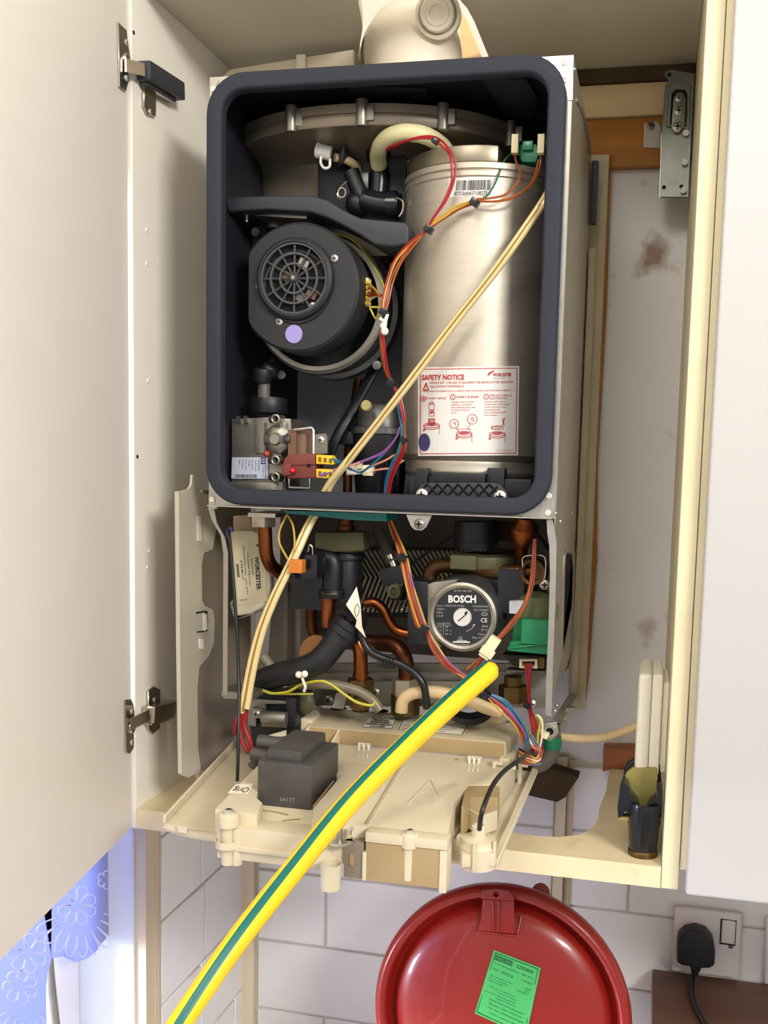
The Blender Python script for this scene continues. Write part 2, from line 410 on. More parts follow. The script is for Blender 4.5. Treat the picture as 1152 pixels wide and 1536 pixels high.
# window in the left wall, nearer than the cupboard
win = MB(reveal_m)
win.mm((-.25, .026, -1.62), (XL-.001, .0345, -.1)); win.mm((-.25, -1.25, -1.66), (XL+.02, .034, -1.62)); win.mm((-.25, -1.258, -1.62), (XL-.001, -1.25, -.1))
window = structure(win.build('window_1', smooth=0)); tag(window, 'window with white plaster reveal beside the open cupboard door', 'window')
fr = MB(frame_white)
for y0, y1 in ((-.03, .026), (-.62, -.57), (-1.25, -1.19)): fr.mm((-.235, y0, -1.62), (-.19, y1, -.1))
fr.mm((-.234, -1.249, -1.6195), (-.191, .0255, -1.56)); fr.mm((-.234, -1.249, -.16), (-.191, .0255, -.1005))
fr.build('window_frame', window, bevel=.004)
for y0, y1 in ((-.57, -.03), (-1.19, -.62)): MB(glass_m).mm((-.215, y0, -1.56), (-.211, y1, -.16)).build('pane', window)
# lower worktop that carries the vessel, dark raised worktop at the right
wt = thing('worktop', (.4, .1, -1.40), 'pale kitchen worktop on which the red vessel stands', 'worktop')
MB(mat('worktop_pale', (190, 180, 165), .4)).mm((XL+.01, -.22, -1.40), (1.35, YW-.005, -1.37)).build('slab', wt, bevel=.004)
wt2 = thing('raised_worktop', (.9, .3, -1.37), 'dark brown wood grain surface below the plug socket', 'worktop')
MB(dark_wood).mm((.535, .19, -1.185), (1.35, YW-.01, -1.153)).build('board', wt2, bevel=.003)
MB(dark_wood).mm((.55, .2, -1.3695), (1.34, .22, -1.1855)).build('front_board', wt2)

# ================================================================== BOILER CUPBOARD
cup = thing('boiler_cupboard', (.22, .18, -.873), 'cream wall cupboard with open door that houses the boiler', 'cupboard')
lp = MB(laminate).mm((XL, .0, -.873), (-.095, YW-.002, .131)).build('side_panel', cup, bevel=.0008, bseg=1)
for (px, py) in ((220, 345), (220, 396), (222, 571), (224, 826), (221, 851)):
    a = X(px, py, -.095); MB(cream_wh).lathe([(.0028, 0), (.0025, .0012), (0, .0016)], a, (1, 0, 0), 12).build('plug_cap', lp)
for (px, py) in ((197.5, 49), (203, 685)):
    a = X(px+3, py, -.095); MB(hole_black).lathe([(.0025, .0), (.0022, .0004), (0, .0004)], a, (1, 0, 0), 12).build('peg_hole', lp)
rp = MB(edge_cream).mm((XR, .0, -.873), (.5495, YW-.002, .131)).build('side_panel', cup, bevel=.0008, bseg=1)
tp_ = [(-.0945, .002), (XR-.0005, .002), (XR-.0005, YW-.002), (.264, YW-.002), (.264, .17)]+[(.197+.067*math.cos(k*.2618), .17-.135*math.sin(k*.2618)) for k in range(1, 12)]+[(.124, .17), (.094, .25), (.078, YW-.002), (-.0945, YW-.002)]
MB(ceil_m).prism([(a, b, ZC) for a, b in tp_], (0, 0, .018)).build('top_panel', cup, smooth=0)
sh = [(-.0945, 0), (XR-.0005, 0), (XR-.0005, YW-.002), (.466, YW-.002), (.460, .30), (.4605, .24), (.455, .17), (.456, .13), (.452, .10), (.438, .07), (.415, .056), (.39, .052), (.34, .056), (.25, .07), (.05, .08), (.0, .12), (-.01, YW-.002), (-.0945, YW-.002)]
MB(shelf_cream).prism([(a, b, -.873) for a, b in sh], (0, 0, .024)).build('shelf', cup, smooth=0)
# door, hinged at the left, standing open towards the viewer
D0 = V((-.0955, -.003, 0)); dd = (Z(0, 1450, -.871)-Z(204.5, 1241, -.871)); dd.z = 0; dd.normalize(); dn = V((-dd.y, dd.x, 0))     # dn: out of the inner face
if dn.x < 0: dn = -dn
rz = Matrix.Rotation(math.atan2(dd.y, dd.x), 3, 'Z')
D0 = V((-.098, -.004, 0))
door = MB(door_white).box(D0+dd*.31-dn*.009+V((0, 0, (-.871+.128)/2)), (.62, .018, .999), rz).build('door', cup, bevel=.002)
def hinge(plate, arm, side, dark):
    h = MB(chrome)
    sd = lambda px, py, o=0: plane(px, py, D0+dn*o, dn)
    # cup plate on the door
    h.prism([sd(x, y, .0002) for x, y in plate], dn*.0025)
    pc = sum((sd(x, y) for x, y in plate), V())/len(plate)
    h.lathe([(.008, 0), (.008, .004), (.006, .005), (0, .005)], pc+dn*.001, dn, 16)
    hp = h.build('hinge', cup, bevel=.0006, bseg=1)
    for k in (-.019, .019): screw(pc+V((0, 0, k))+dn*.0027, dn, .0035, hp, cross=True)
    m2 = MB(chrome); m2.prism([X(x, y, -.0945) for x, y in side], (.0035, 0, 0)); m2.build('mounting_plate', hp, bevel=.0008, bseg=1)
    sc = sum((X(x, y, -.0945) for x, y in side), V())/len(side)
    for dz in (-.013, .013): screw(sc+V((.0035, 0, dz)), (1, 0, 0), .0032, hp)
    # bridging link and arm
    m3 = MB(chrome); a0 = sd(*arm[0], .004); a1 = X(*arm[1], -.083)
    m3.prism([a0-V((0, 0, .007)), a1-V((0, 0, .007)), a1+V((0, 0, .007)), a0+V((0, 0, .007))], (.0022, 0, 0)); m3.build('link', hp, smooth=0)
    m4 = MB(dark); b0, b1 = X(*arm[1], -.084), X(*arm[2], -.084); d = (b1-b0); L = d.length; q = d.to_track_quat('Y', 'Z').to_matrix()
    m4.box((b0+b1)/2, (.018, L, .021), q)
    m4.use(chrome).box((b0+b1)/2-V((.004, 0, .012)), (.012, L*.8, .006), q)
    m4.build('hinge_arm', hp, bevel=.0025)
    return hp
hinge([(174.5, 33), (187, 45), (188.5, 62), (193, 90), (189, 102), (190, 122), (186, 138), (177, 130)], [(187, 98), (215, 105), (268, 138)], [(212, 130), (221, 124), (231, 140), (230, 176), (218, 172), (212, 160)], dark_grey)
hinge([(185, 1050), (194, 1048), (198, 1058), (201, 1085), (198, 1100), (198, 1122), (192, 1131), (186, 1128)], [(195, 1086), (222, 1072), (262, 1062)], [(219, 1036), (228, 1029), (237, 1034), (237, 1092), (226, 1101), (219, 1094)], chrome)

# neighbouring cupboard on the right
nb = thing('wall_cupboard', (.85, .18, -.85), 'closed wall cupboard with plain white door at the right edge', 'cupboard')
MB(edge_cream).mm((.5503, .002, -.85), (1.16, YW-.002, .131)).build('body', nb)
MB(right_white).mm((.5565, -.0205, -.869), (1.16, -.0005, .128)).build('door', nb, bevel=.004, bseg=3)

# ================================================================== UPPER RIGHT CORNER
bt = thing('pale_batten', Y(960, 135, .36), 'pale wooden batten under the cupboard top, above the orange one', 'batten')
MB(batten_pale).mm((.30, .345, .052), (XR-.002, YW-.009, .0935)).build('plank', bt, bevel=.001)
MB(brown_hole).mm((.30, .338, .0945), (XR-.002, YW-.009, .1125)).build('brown_strip', bt)
bt2 = thing('orange_batten', Y(930, 200, .36), 'orange brown wooden batten below the pale one', 'batten')
MB(batten_wood).mm((.30, .352, -.012), (XR-.002, YW-.009, .051)).build('plank', bt2, bevel=.001)
clampx = lambda pts, m: [V((min(p.x, m), p.y, p.z)) for p in pts]
hang_m = mat('hanger_steel', (122, 124, 118), .4, .9, var=.12, vscale=40)
hb = thing('cabinet_hanger', Y(1018, 290, .31), 'galvanised steel hanging bracket with adjuster screws in the top corner', 'bracket')
YH = .30
hp_ = YY([(996, 108), (1008, 104), (1044, 110), (1045, 150), (1043, 190), (1042, 230), (1036, 296), (989, 296), (992, 200), (998, 128), (1003, 122)], YH)
pl = MB(hang_m).prism(clampx(hp_, XR-.002), (0, .004, 0)).build('plate', hb, bevel=.0008, bseg=1)
MB(steel).prism([Y(989, 296, YH), Y(992, 200, YH), Y(992, 200, YH+.03), Y(989, 296, YH+.03)], (.0015, 0, 0)).build('side_flange', hb)
fr_ = MB(hang_m); o_ = YY([(1000, 190), (1003, 130), (1012, 120), (1028, 120), (1036, 130), (1034, 194)], YH-.003); i_ = YY([(1005, 188), (1008, 140), (1014, 134), (1027, 134), (1031, 140), (1030, 190)], YH-.003)
fr_.prism(o_, (0, .004, 0), [i_]); fr_.build('pocket_rim', hb, bevel=.0006, bseg=1)
MB(hole_black).prism(YY([(1005, 190), (1008, 140), (1014, 134), (1027, 134), (1031, 140), (1029, 192)], YH-.0006), (0, .0008, 0)).build('pocket', hb)
MB(hang_m).prism(YY([(1007, 190), (1010, 148), (1015, 138), (1025, 138), (1029, 148), (1027, 192)], YH-.004), (0, .003, 0)).build('slider', hb, bevel=.0006)
for px, py, r in ((1018, 148, .0045), (1018, 167, .006), (1016, 191, .007)): screw(Y(px, py, YH-.004), (0, -1, 0), r, hb, steel)
for px, py in ((1014, 180), (1020, 180), (996, 281), (1022, 280), (1004, 112)): MB(hole_black).lathe([(.0026, 0), (.0026, .0006), (0, .0006)], Y(px, py, YH), (0, -1, 0), 12).build('hole', hb)
for px, py in ((1043, 199), (1041, 243), (1039, 285)): MB(steel).cyl(Y(px-14, py, YH-.006), Y(px-13, py, YH+.02), .004, 12).build('bolt', hb)
wp = thing('fixing_plate', Y(978, 220, .35), 'small white steel plate screwed to the orange batten', 'bracket')
MB(mat('plate_white', (205, 200, 186), .5)).prism(YY([(966, 185), (985, 182), (991, 190), (993, 222), (965, 221)], .349), (0, .0028, 0)).build('plate', wp, bevel=.0006)
screw(Y(976, 189, .349), (0, -1, 0), .0055, wp, steel_dull)

# flue above the boiler
fl = thing('flue_elbow', Y(612, 85, .17), 'cream white flue elbow with round test cap above the boiler', 'flue')
fc = Y(626, 60, .17); R = .0565
fb = MB(flue_m)
fb.lathe([(R+.004, .001), (R+.004, .026), (R+.001, .030), (R, .034), (R, .05)], (fc.x, .17, .0), (0, 0, 1), 44)
fp_ = [V(q) for q in ((fc.x, .17, .040), (fc.x, .17, .06), (fc.x-.004, .178, .084), (fc.x-.018, .205, .100), (fc.x-.034, .25, .106), (fc.x-.045, .31, .108), (fc.x-.05, .3755, .108))]
fb.tube(fp_, R, 40, n=8)
fb.build('elbow', fl, smooth=50)
MB(silver_tape).lathe([(R+.0005, -.016), (R+.003, -.014), (R+.002, -.006), (R+.0035, .0), (R+.002, .006), (R+.003, .014), (R+.0005, .016)], fp_[4], fp_[5]-fp_[3], 44).build('foil_tape', fl, smooth=60)
cp = Y(656, 20, .106)
MB(flue_m).lathe([(.020, -.012), (.020, .002), (.0185, .004), (.014, .004), (.0135, .0055), (.009, .0055), (.0085, .004), (.004, .004), (0, .0055)], cp, (.1, -1, -.25), 28).build('test_cap', fl)
MB(flue_m).lathe([(.026, -.022), (.0265, -.004), (.023, -.002), (.020, -.008)], cp, (.1, -1, -.25), 28).build('cap_socket', fl)
MB(cardboard).prism(Y3([(690, 100, .3), (690, 16, .3), (700, 30, .3), (728, 98, .3)]), (0, .004, 0)).build('backing_card', fl)
st = thing('ceiling_strip', (.02, .3, .09), 'thin cream strip between cupboard top and boiler, left of the flue', 'strip')
MB(trim_cream).prism([Y(322, 126, .2), Y(345, 104, .2), Y(530, 74, .2), Y(530, 100, .2), Y(330, 140, .2)], (0, .012, 0)).build('strip_board', st, bevel=.001)
for px in (452,): MB(cream_wh).box(Y(px, 95, .196), (.012, .006, .02)).build('clip', st, bevel=.001)

# ================================================================== BOILER
BO = thing('boiler', (.2, .15, -.82), 'open steel gas boiler with black sealed chamber, pump and wiring exposed', 'boiler')
W_, H1, H2, D = .40, .4755, .6934, .305
gx0, gx1, gz0, gz1 = Y(311, 400, -.01).x, Y(839, 420, -.01).x, Y(585, 766, -.01).z, Y(580, 96, -.01).z
ch = MB(steel)                                                            # chamber case
ch.mm((0, .001, -H1), (.0012, D, 0)); ch.mm((0, .001, -.0012), (W_-.002, D, 0)); ch.mm((0, .001, -H1), (W_-.002, D, -H1+.0012)); ch.mm((0, D-.0012, -H1), (W_-.002, D, 0))
fo = [(0, 0, 0), (W_, 0, 0), (W_, 0, -H1), (0, 0, -H1)]; fi = [(gx0+.0135, 0, gz1-.0135), (gx1-.0135, 0, gz1-.0135), (gx1-.0135, 0, gz0+.0135), (gx0+.0135, 0, gz0+.0135)]
ch.prism(fo, (0, .0015, 0), [fi]); ch.mm((.002, -.009, -H1), (W_-.002, .0, -H1+.0016))
CH = ch.build('chamber_case', BO)
ln = MB(lining)
ln.mm((.0016, .003, -H1+.0016), (.0045, .285, -.0016)); ln.mm((.3925, .003, -H1+.0016), (.3955, .285, -.0016)); ln.mm((.0045, .003, -.0045), (.3925, .285, -.0016)); ln.mm((.0045, .003, -H1+.0016), (.3925, .285, -H1+.0045))
ln.use(lining_back).mm((.0045, .278, -H1+.0045), (.3925, .285, -.0045)); ln.build('chamber_lining', BO, label='dark blue-grey inner lining')
for pts in ([(833, 84), (860, 83), (859, 150), (852, 150), (846, 120)], [(811, 740), (829, 720), (827, 779), (811, 777)], [(313, 740), (322, 752), (326, 763), (313, 764)], [(315, 120), (328, 120), (320, 140), (315, 146)]):
    MB(steel).prism([Y(a, b, -.0012) for a, b in pts], (0, .001, 0)).build('corner_plate', BO)
for px, py in ((847, 94), (847, 120), (823, 744), (822, 769), (318, 749), (319.5, 134)):
    MB(cream_wh).lathe([(.0034, 0), (.003, .0012), (.0016, .0018), (.0014, .0006), (0, .0006)], Y(px, py, -.0012), (0, -1, 0), 14).build('rivet', BO)
# foam gasket: rounded rectangle swept with a soft square section
gw = .0185; gx0 += gw/2; gx1 -= gw/2; gz0 += gw/2; gz1 -= gw/2; rr = .034
path = []
for cx, cz, a in ((gx1-rr, gz1-rr, 0), (gx0+rr, gz1-rr, 90), (gx0+rr, gz0+rr, 180), (gx1-rr, gz0+rr, 270)):
    for k in range(9):
        t = math.radians(a+k*90/8); path.append((cx+rr*math.cos(t), cz+rr*math.sin(t)))
n = len(path); g = MB(gasket_m); vs = []
sec = [(-.5, .5), (-.5, -.3), (-.38, -.5), (.38, -.5), (.5, -.3), (.5, .5)]
for i in range(n):
    a, b = V(path[i-1]), V(path[(i+1) % n]); tn = (b-a).normalized(); nn = V((tn.y, -tn.x))
    for u, v in sec: q = V(path[i])+nn*u*gw; vs.append((q.x, -.0085+v*.015, q.y))
m_ = len(sec); g.add(vs, [(i*m_+k, i*m_+(k+1) % m_, ((i+1) % n)*m_+(k+1) % m_, ((i+1) % n)*m_+k) for i in range(n) for k in range(m_)])
g.build('gasket', BO, bevel=.0012, smooth=50, label='black foam door seal')
# right side panel with slot, and its bright front edge
rs = [(0, 0), (D-.004, 0), (D-.004, -.60), (.16, -.655), (.004, -H2+.004), (.004, -.5), (.001, -.48)]
s0 = [X(x, y, W_) for x, y in ((844, 836), (850, 829), (857, 832), (858, 845), (854, 980), (848, 1001), (842, 1004), (840, 990), (842, 900))]
RP = MB(panel_steel).prism([(W_, a, b) for a, b in rs], (.0016, 0, 0), [[(W_, p.y, p.z) for p in s0]]).build('side_panel', BO, smooth=0, label='plain steel right side with a long slot')
sr = MB(panel_steel); cen = sum((V((W_+.0022, p.y, p.z)) for p in s0), V())/len(s0)
sr.tube([V((W_+.0018, p.y, p.z))+(V((0, p.y, p.z))-V((0, cen.y, cen.z))).normalized()*.0025 for p in s0], .0022, 6, closed=True, n=3); sr.build('slot_rim', RP)
sr = MB(steel_dull).tube([X(864, 150, W_+.002), X(876, 178, W_+.002), X(884, 230, W_+.002)], .002, 6, n=2); sr.build('crease', RP)
for px, py in ((861, 104), (868, 160), (833, 770), (840, 782), (857, 770), (832, 1066), (835, 1058)): MB(steel).ball(X(px, py, W_+.0016), .0022, 8).build('rivet', RP)
MB(panel_steel).prism([X(x, y, W_+.002) for x, y in ((829, 1078), (856, 1038), (858, 1046), (838, 1082))], (.012, 0, 0)).build('foot_flange', RP)
le = [(820, 780), (821, 800), (824, 818), (825, 860), (823, 930), (820, 1000), (818, 1072)]; re = [(827, 1075), (830, 980), (833, 900), (835, 815), (833, 800), (829, 780)]
MB(steel).prism(YY(le+re, -.001), (0, .0015, 0)).build('front_edge', BO, smooth=0)
# left front edge strip and foot
MB(panel_steel).prism(YY([(312, 762), (318, 781), (331, 803), (335, 830), (334, 1042), (341, 1042), (342, 830), (337, 806), (325, 784), (321, 764)], -.001), (0, .0015, 0)).build('front_edge', BO, smooth=0)
MB(steel_dull).prism(YY([(333, 1036), (380, 1042), (380, 1050), (337, 1048), (332, 1043)], .0), (0, .04, 0)).build('foot_rail', BO)
# loose side plate at the left with wavy front band
sp = MB(painted_plate)
XP = -.03
sp.prism([X(x, y, XP) for x, y in ((266, 737), (280, 733), (284, 726), (285, 712), (289, 712), (290, 735), (318, 745), (322, 790), (316, 824), (303, 830), (300, 845), (300, 900), (304, 908), (316, 914), (319, 930), (318, 965), (310, 985), (296, 1000), (293, 1030), (294, 1120), (298, 1150), (296, 1176), (292, 1160), (280, 1166), (274, 1160), (270, 960))], (.003, 0, 0))
SP = sp.build('front_plate', BO, smooth=0, bevel=.001, bseg=2, label='cream painted side plate with wavy edge')
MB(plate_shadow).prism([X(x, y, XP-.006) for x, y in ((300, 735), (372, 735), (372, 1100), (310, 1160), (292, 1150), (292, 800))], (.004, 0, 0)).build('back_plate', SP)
MB(painted_plate).prism([X(x, y, XP-.0015) for x, y in ((266, 737), (270, 960), (274, 1160), (280, 1166), (276, 1165), (267, 1160), (264, 960), (262, 737))], (.005, 0, 0)).build('folded_edge', SP)
for q in (((295, 774), (300, 774), (301, 812), (296, 811)), ((304, 920), (309, 921), (310, 944), (305, 946)), ((298, 958), (304, 959), (305, 974), (299, 973))):
    MB(cream_wh).prism([X(x, y, XP+.0034) for x, y in q], (.001, 0, 0)).build('slot', SP)
for q in (((294, 918), (307, 916), (307, 918), (294, 921)), ((295, 947), (307, 946), (307, 948), (295, 949)), ((307, 916), (311, 917), (311, 947), (309, 947))):
    MB(hole_black).prism([X(x, y, XP+.0032) for x, y in q], (.0004, 0, 0)).build('slit', SP)
# wall frame behind the boiler
wf = MB(frame_paint)
wf.mm((.404, .30, -.745), (.412, .335, -.13)); wf.mm((.398, .336, -.765), (.423, .345, .0)); wf.build('wall_frame', BO, label='aged cream wall frame behind the casing')
MB(batten_wood).prism([(.4235, .336, .0), (.4255, .345, .0), (.4275, .347, -.2), (.425, .347, -.42), (.4295, .347, -.55), (.426, .347, -.7), (.4235, .336, -.75)], (0, .006, 0)).build('frame_edge', BO)
MB(dark_grey).mm((.403, .29, -.1), (.412, .305, -.02)).build('wall_clip', BO, bevel=.002)
MB(mat('rear_grey', (88, 82, 76), .5, .4, var=.12, vscale=10)).mm((-.02, .28, -.69), (.398, .30, -H1-.002)).build('rear_panel', BO)

# ---- sump hood at the top of the chamber
hc = V((.146, .165, 0)); za, zb = Y(545, 186, .035).z, Y(545, 152, .035).z; rx, ry = .178, .128
HD = MB(hood_m)
HD.lathe([(0, za-.125), (.155, za-.125), (.156, za-.05), (.158, za-.022), (.160, za-.015), (.162, za-.010), (.165, za-.006), (.168, za-.003), (.170, za)], (hc.x, hc.y, 0), (0, 0, 1), 56, u=(1, 0, 0))
for i, p in enumerate(HD.v): p.y = hc.y+(p.y-hc.y)*(.28+.44*max(0, min(1, (p.z-za+.022)/.022))**3)
hood = HD.build('sump_hood', BO, label='dark cast metal hood with clipped flange')
fl_ = MB(hood_m); hz = zb-za
fl_.lathe([(.165, za), (.177, za), (.179, za+.002), (.179, za+hz*.42), (.176, za+hz*.46), (.176, za+hz*.52), (.179, za+hz*.56), (.179, za+hz*.95), (.176, za+hz), (.0, za+hz)], (hc.x, hc.y, 0), (0, 0, 1), 72, u=(1, 0, 0))
for p in fl_.v: p.y = hc.y+(p.y-hc.y)*ry/rx
fl_.build('flange', hood)
for px, py in ((373, 212), (437, 182), (543, 166), (665, 170), (766, 193)):
    d = ray(px, py); best = min((abs((( (CAM.x+d.x*t-hc.x)/.18)**2+((CAM.y+d.y*t-hc.y)/(.18*ry/rx))**2)-1), t) for t in [1.0+k*.002 for k in range(150)])[1]
    c0 = CAM+d*best; z0 = (za+zb)/2
    MB(alu).cyl((c0.x, c0.y, z0-hz*.6), (c0.x, c0.y, z0+hz*.6), .0068, 12).build('clip', hood, bevel=.001)
    MB(alu).box((c0.x+.008, c0.y+.002, z0), (.012, .008, hz*.7)).build('clip_lug', hood, bevel=.001)
MB(dark_grey).prism([Z(a, b, -.006) for a, b in ((722, 112), (790, 116), (806, 142), (800, 175), (760, 172))], (0, 0, -.003)).build('top_duct', BO, smooth=0)
MB(lining).prism([Z(a, b, -.006) for a, b in ((525, 128), (640, 132), (648, 146), (640, 150), (528, 142))], (0, 0, -.004)).build('top_bracket', BO, smooth=0)

# ---- heat exchanger
hx = Y(716, 480, .12).x; hy = .123; HR = .0888
zf = lambda y: Y(702, y, hy-HR).z
prof = [(HR*.90, zf(716)), (HR*.93, zf(711)), (HR*.935, zf(706)), (HR*.925, zf(702)), (HR*.935, zf(697)), (HR*.93, zf(692)), (HR*.955, zf(689)), (HR, zf(682)), (HR, zf(265)),
        (HR+.0014, zf(263)), (HR+.0014, zf(256)), (HR-.0005, zf(254.5)), (HR-.0005, zf(253.5)), (HR+.0022, zf(252)), (HR+.0022, zf(244)), (HR, zf(242)), (0, zf(242))]
he = MB(brushed).lathe(prof, (hx, hy, 0), (0, 0, 1), 72)
HE = he.build('heat_exchanger', BO, smooth=30, label='tall brushed stainless steel cylinder with red printed notice')
lid = []
xc = Y(752, 230, .06).x
for k in range(48):
    a = math.pi*2*k/48; x, y = hx+(HR-.002)*math.cos(a), hy+(HR-.002)*math.sin(a); lid.append((min(x-.002, xc), y, zf(241)))
MB(mat('lid_steel', (150, 142, 124), .4, .9)).prism(lid, (0, 0, zf(216)-zf(241))).build('burner_lid', HE, bevel=.0015, smooth=20)
S = on_cyl(hx, hy, HR)
# barcode label
lab = MB(paper_white); P = Print(lab, [(674, 267), (747, 265), (746, 294), (671, 296)], S)
P.sheet(paper_white, 8, 2)
random.seed(5); u = .16
while u < .84:
    wd = random.choice((.006, .009, .014, .02)); P.bar(u, .14, u+wd, .66, ink); u += wd+random.choice((.008, .012, .018))
P.text('8737600437108275 8', .14, .72, .86, .93, ink)
lab.build('barcode_label', HE, smooth=0, label='white barcode label')
# safety notice
lab = MB(paper_white); P = Print(lab, [(627, 551), (779, 549), (777, 683), (627, 684)], S)
P.sheet(paper_white, 20, 3)
for a, b_ in (((.022, .022), (.978, .022)), ((.978, .022), (.978, .975)), ((.978, .975), (.022, .975)), ((.022, .975), (.022, .022))):
    P.line([(a[0]+(b_[0]-a[0])*k/16, a[1]+(b_[1]-a[1])*k/16) for k in range(17)], .0038, ink_red)
P.text('SAFETY NOTICE', .035, .085, .457, .147, ink_red, bold=.03)
P.text('WORCESTER', .74, .075, .925, .114, ink_red, bold=.03); P.text('Bosch Group', .745, .128, .85, .142, ink_red)
for k in range(3): P.line([(.69+.012*k, .11-.012*k), (.70+.012*k, .07-.006*k), (.715+.012*k, .085-.012*k), (.735+.008*k, .05-.003*k)], .004, ink_red)
P.line([(.05, .255), (.08, .175), (.105, .255), (.05, .255)], .005, ink_red); P.text('!', .073, .2, .081, .245, ink_red)
P.text('IMPORTANT - FAILURE TO RE-INSERT THE BAFFLES AFTER SERVICING', .115, .165, .945, .19, ink_red); P.text('WILL DAMAGE THE APPLIANCE', .115, .205, .455, .23, ink_red)
P.text('SUPERVISING ENGINEER SHOULD CHECK THAT THE BAFFLES ARE RE-FITTED CORRECTLY', .04, .262, .94, .28, ink_red)
for n_, u, v in (('1', .05, .355), ('2', .345, .34), ('3', .675, .34)):
    P.oval(u, v, .024, .03, .0035, ink_red); P.text(n_, u-.006, v-.016, u+.007, v+.016, ink_red)
P.text('RE-INSERT BAFFLES', .075, .34, .28, .362, ink_red); P.text('INSERT BURNER', .385, .328, .605, .352, ink_red)
P.text('REPLACE SEAL &', .71, .315, .93, .337, ink_red); P.text('ELECTRODES', .71, .348, .88, .37, ink_red)
for i, t in enumerate(('BURNER MUST BE FITTED', 'CENTRALLY WITH BOTH', 'PINS INSERTED INTO THE', 'LOCATION HOLES AS', 'SHOWN')): P.text(t, .33, .39+.03*i, .33+.0108*len(t), .405+.03*i, ink_red)
for i, t in enumerate(('ENSURE A NEW SEAL IS', 'FITTED FIRST. RETAINING', 'PLATE IS IN PLACE AND', 'SECURING NUT IS', 'FULLY TIGHTENED UNTIL', 'SEAL SHANKED')): P.text(t, .66, .39+.03*i, .66+.0105*len(t), .405+.03*i, ink_red)
def burner(u, v, seal):
    for rv, dv in ((.028, 0), (.028, .018)): P.oval(u, v+dv, .08, rv, .003, ink_red)
    P.oval(u, v-.01, .045, .016, .003, ink_red); P.oval(u, v-.012, .028, .009, .0025, ink_red)
    P.line([(u+.078, v), (u+.078, v+.1)], .0018, ink_red); P.line([(u-.07, v+.03), (u-.085, v+.055), (u-.07, v+.06), (u-.06, v+.035)], .004, ink_red)
burner(.135, .655, 0); burner(.46, .755, 0); burner(.79, .76, 0)
P.line([(.105, .64), (.105, .58), (.165, .58), (.165, .64)], .003, ink_red)
for k in range(4): P.oval(.135, .585+.015*k, .03, .008, .0025, ink_red)
P.line([(.11, .55), (.11, .505), (.16, .505), (.16, .55), (.11, .55)], .003, ink_red); P.oval(.135, .50, .025, .01, .003, ink_red); P.disc(.135, .518, .012, .008, ink_red)
P.line([(.11, .48), (.11, .41), (.16, .41), (.16, .48), (.11, .48)], .003, ink_red); P.oval(.135, .405, .018, .018, .003, ink_red)
P.oval(.36, .64, .045, .05, .003, ink_red); P.oval(.54, .59, .048, .055, .003, ink_red); P.line([(.38, .685), (.41, .735)], .0025, ink_red); P.line([(.52, .64), (.49, .71)], .0025, ink_red)
P.line([(.345, .63), (.375, .63), (.375, .66)], .003, ink_red); P.line([(.52, .6), (.54, .57), (.56, .6), (.53, .62)], .003, ink_red)
P.line([(.40, .735), (.4, .7), (.52, .7), (.52, .735)], .0025, ink_red)
P.oval(.79, .69, .06, .022, .003, ink_red); P.oval(.79, .685, .03, .011, .003, ink_red); P.line([(.83, .68), (.85, .64), (.84, .6), (.86, .58), (.85, .64), (.86, .66)], .004, ink_red); P.line([(.735, .67), (.74, .70)], .004, ink_red)
P.text('8 716 105 538', .79, .935, .93, .95, ink_red)
P.disc(.062, .845, .058, .1, navy, .0012)
lab.build('safety_notice', HE, smooth=0, label='white notice printed in red with navy dot')
# black foot with lattice
MB(black_pl).mm((Y(618, 730, .05).x, .035, -H1+.005), (Y(800, 730, .05).x, .2, zf(716))).build('heat_exchanger_foot', BO, bevel=.003)
MB(black_pl).box(Y(635, 722, .04), (.014, .02, .03)).box(Y(745, 722, .04), (.02, .02, .03)).box(Y(690, 717, .03), (.06, .02, .012)).build('foot_clamp', BO, bevel=.002)
yp = .018
pad = MB(dark_grey); o_ = YY([(622, 752), (624, 738), (631, 727), (640, 724), (738, 724), (750, 727), (760, 737), (764, 752)], yp)
pad.prism(o_, (0, .012, 0)); PAD = pad.build('lattice_pad', BO, bevel=.0015, label='black pad with raised diamond lattice')
rb = MB(black_pl)
for k in range(-2, 9):
    for sgn in (1, -1):
        a, b_ = (641+k*15.5, 726), (641+k*15.5+sgn*22, 750)
        if min(a[0], b_[0]) < 636 or max(a[0], b_[0]) > 746:
            t = [q for q in ((636-a[0])/(b_[0]-a[0]), (746-a[0])/(b_[0]-a[0])) if 0 < q < 1]
            if not t: continue
            m2 = (a[0]+(b_[0]-a[0])*t[0], a[1]+(b_[1]-a[1])*t[0])
            if 636 <= a[0] <= 746: b_ = m2
            elif 636 <= b_[0] <= 746: a = m2
            else: continue
        rb.tube([Y(*a, yp-.0006), Y(*b_, yp-.0006)], .0012, 4, spline=False)
o = rb.build('lattice_ribs', PAD); o['kind'] = 'stuff'
for px, py in ((633, 742), (750, 744.5)): screw(Y(px, py, yp-.0005), (0, -1, 0), .0068, PAD)

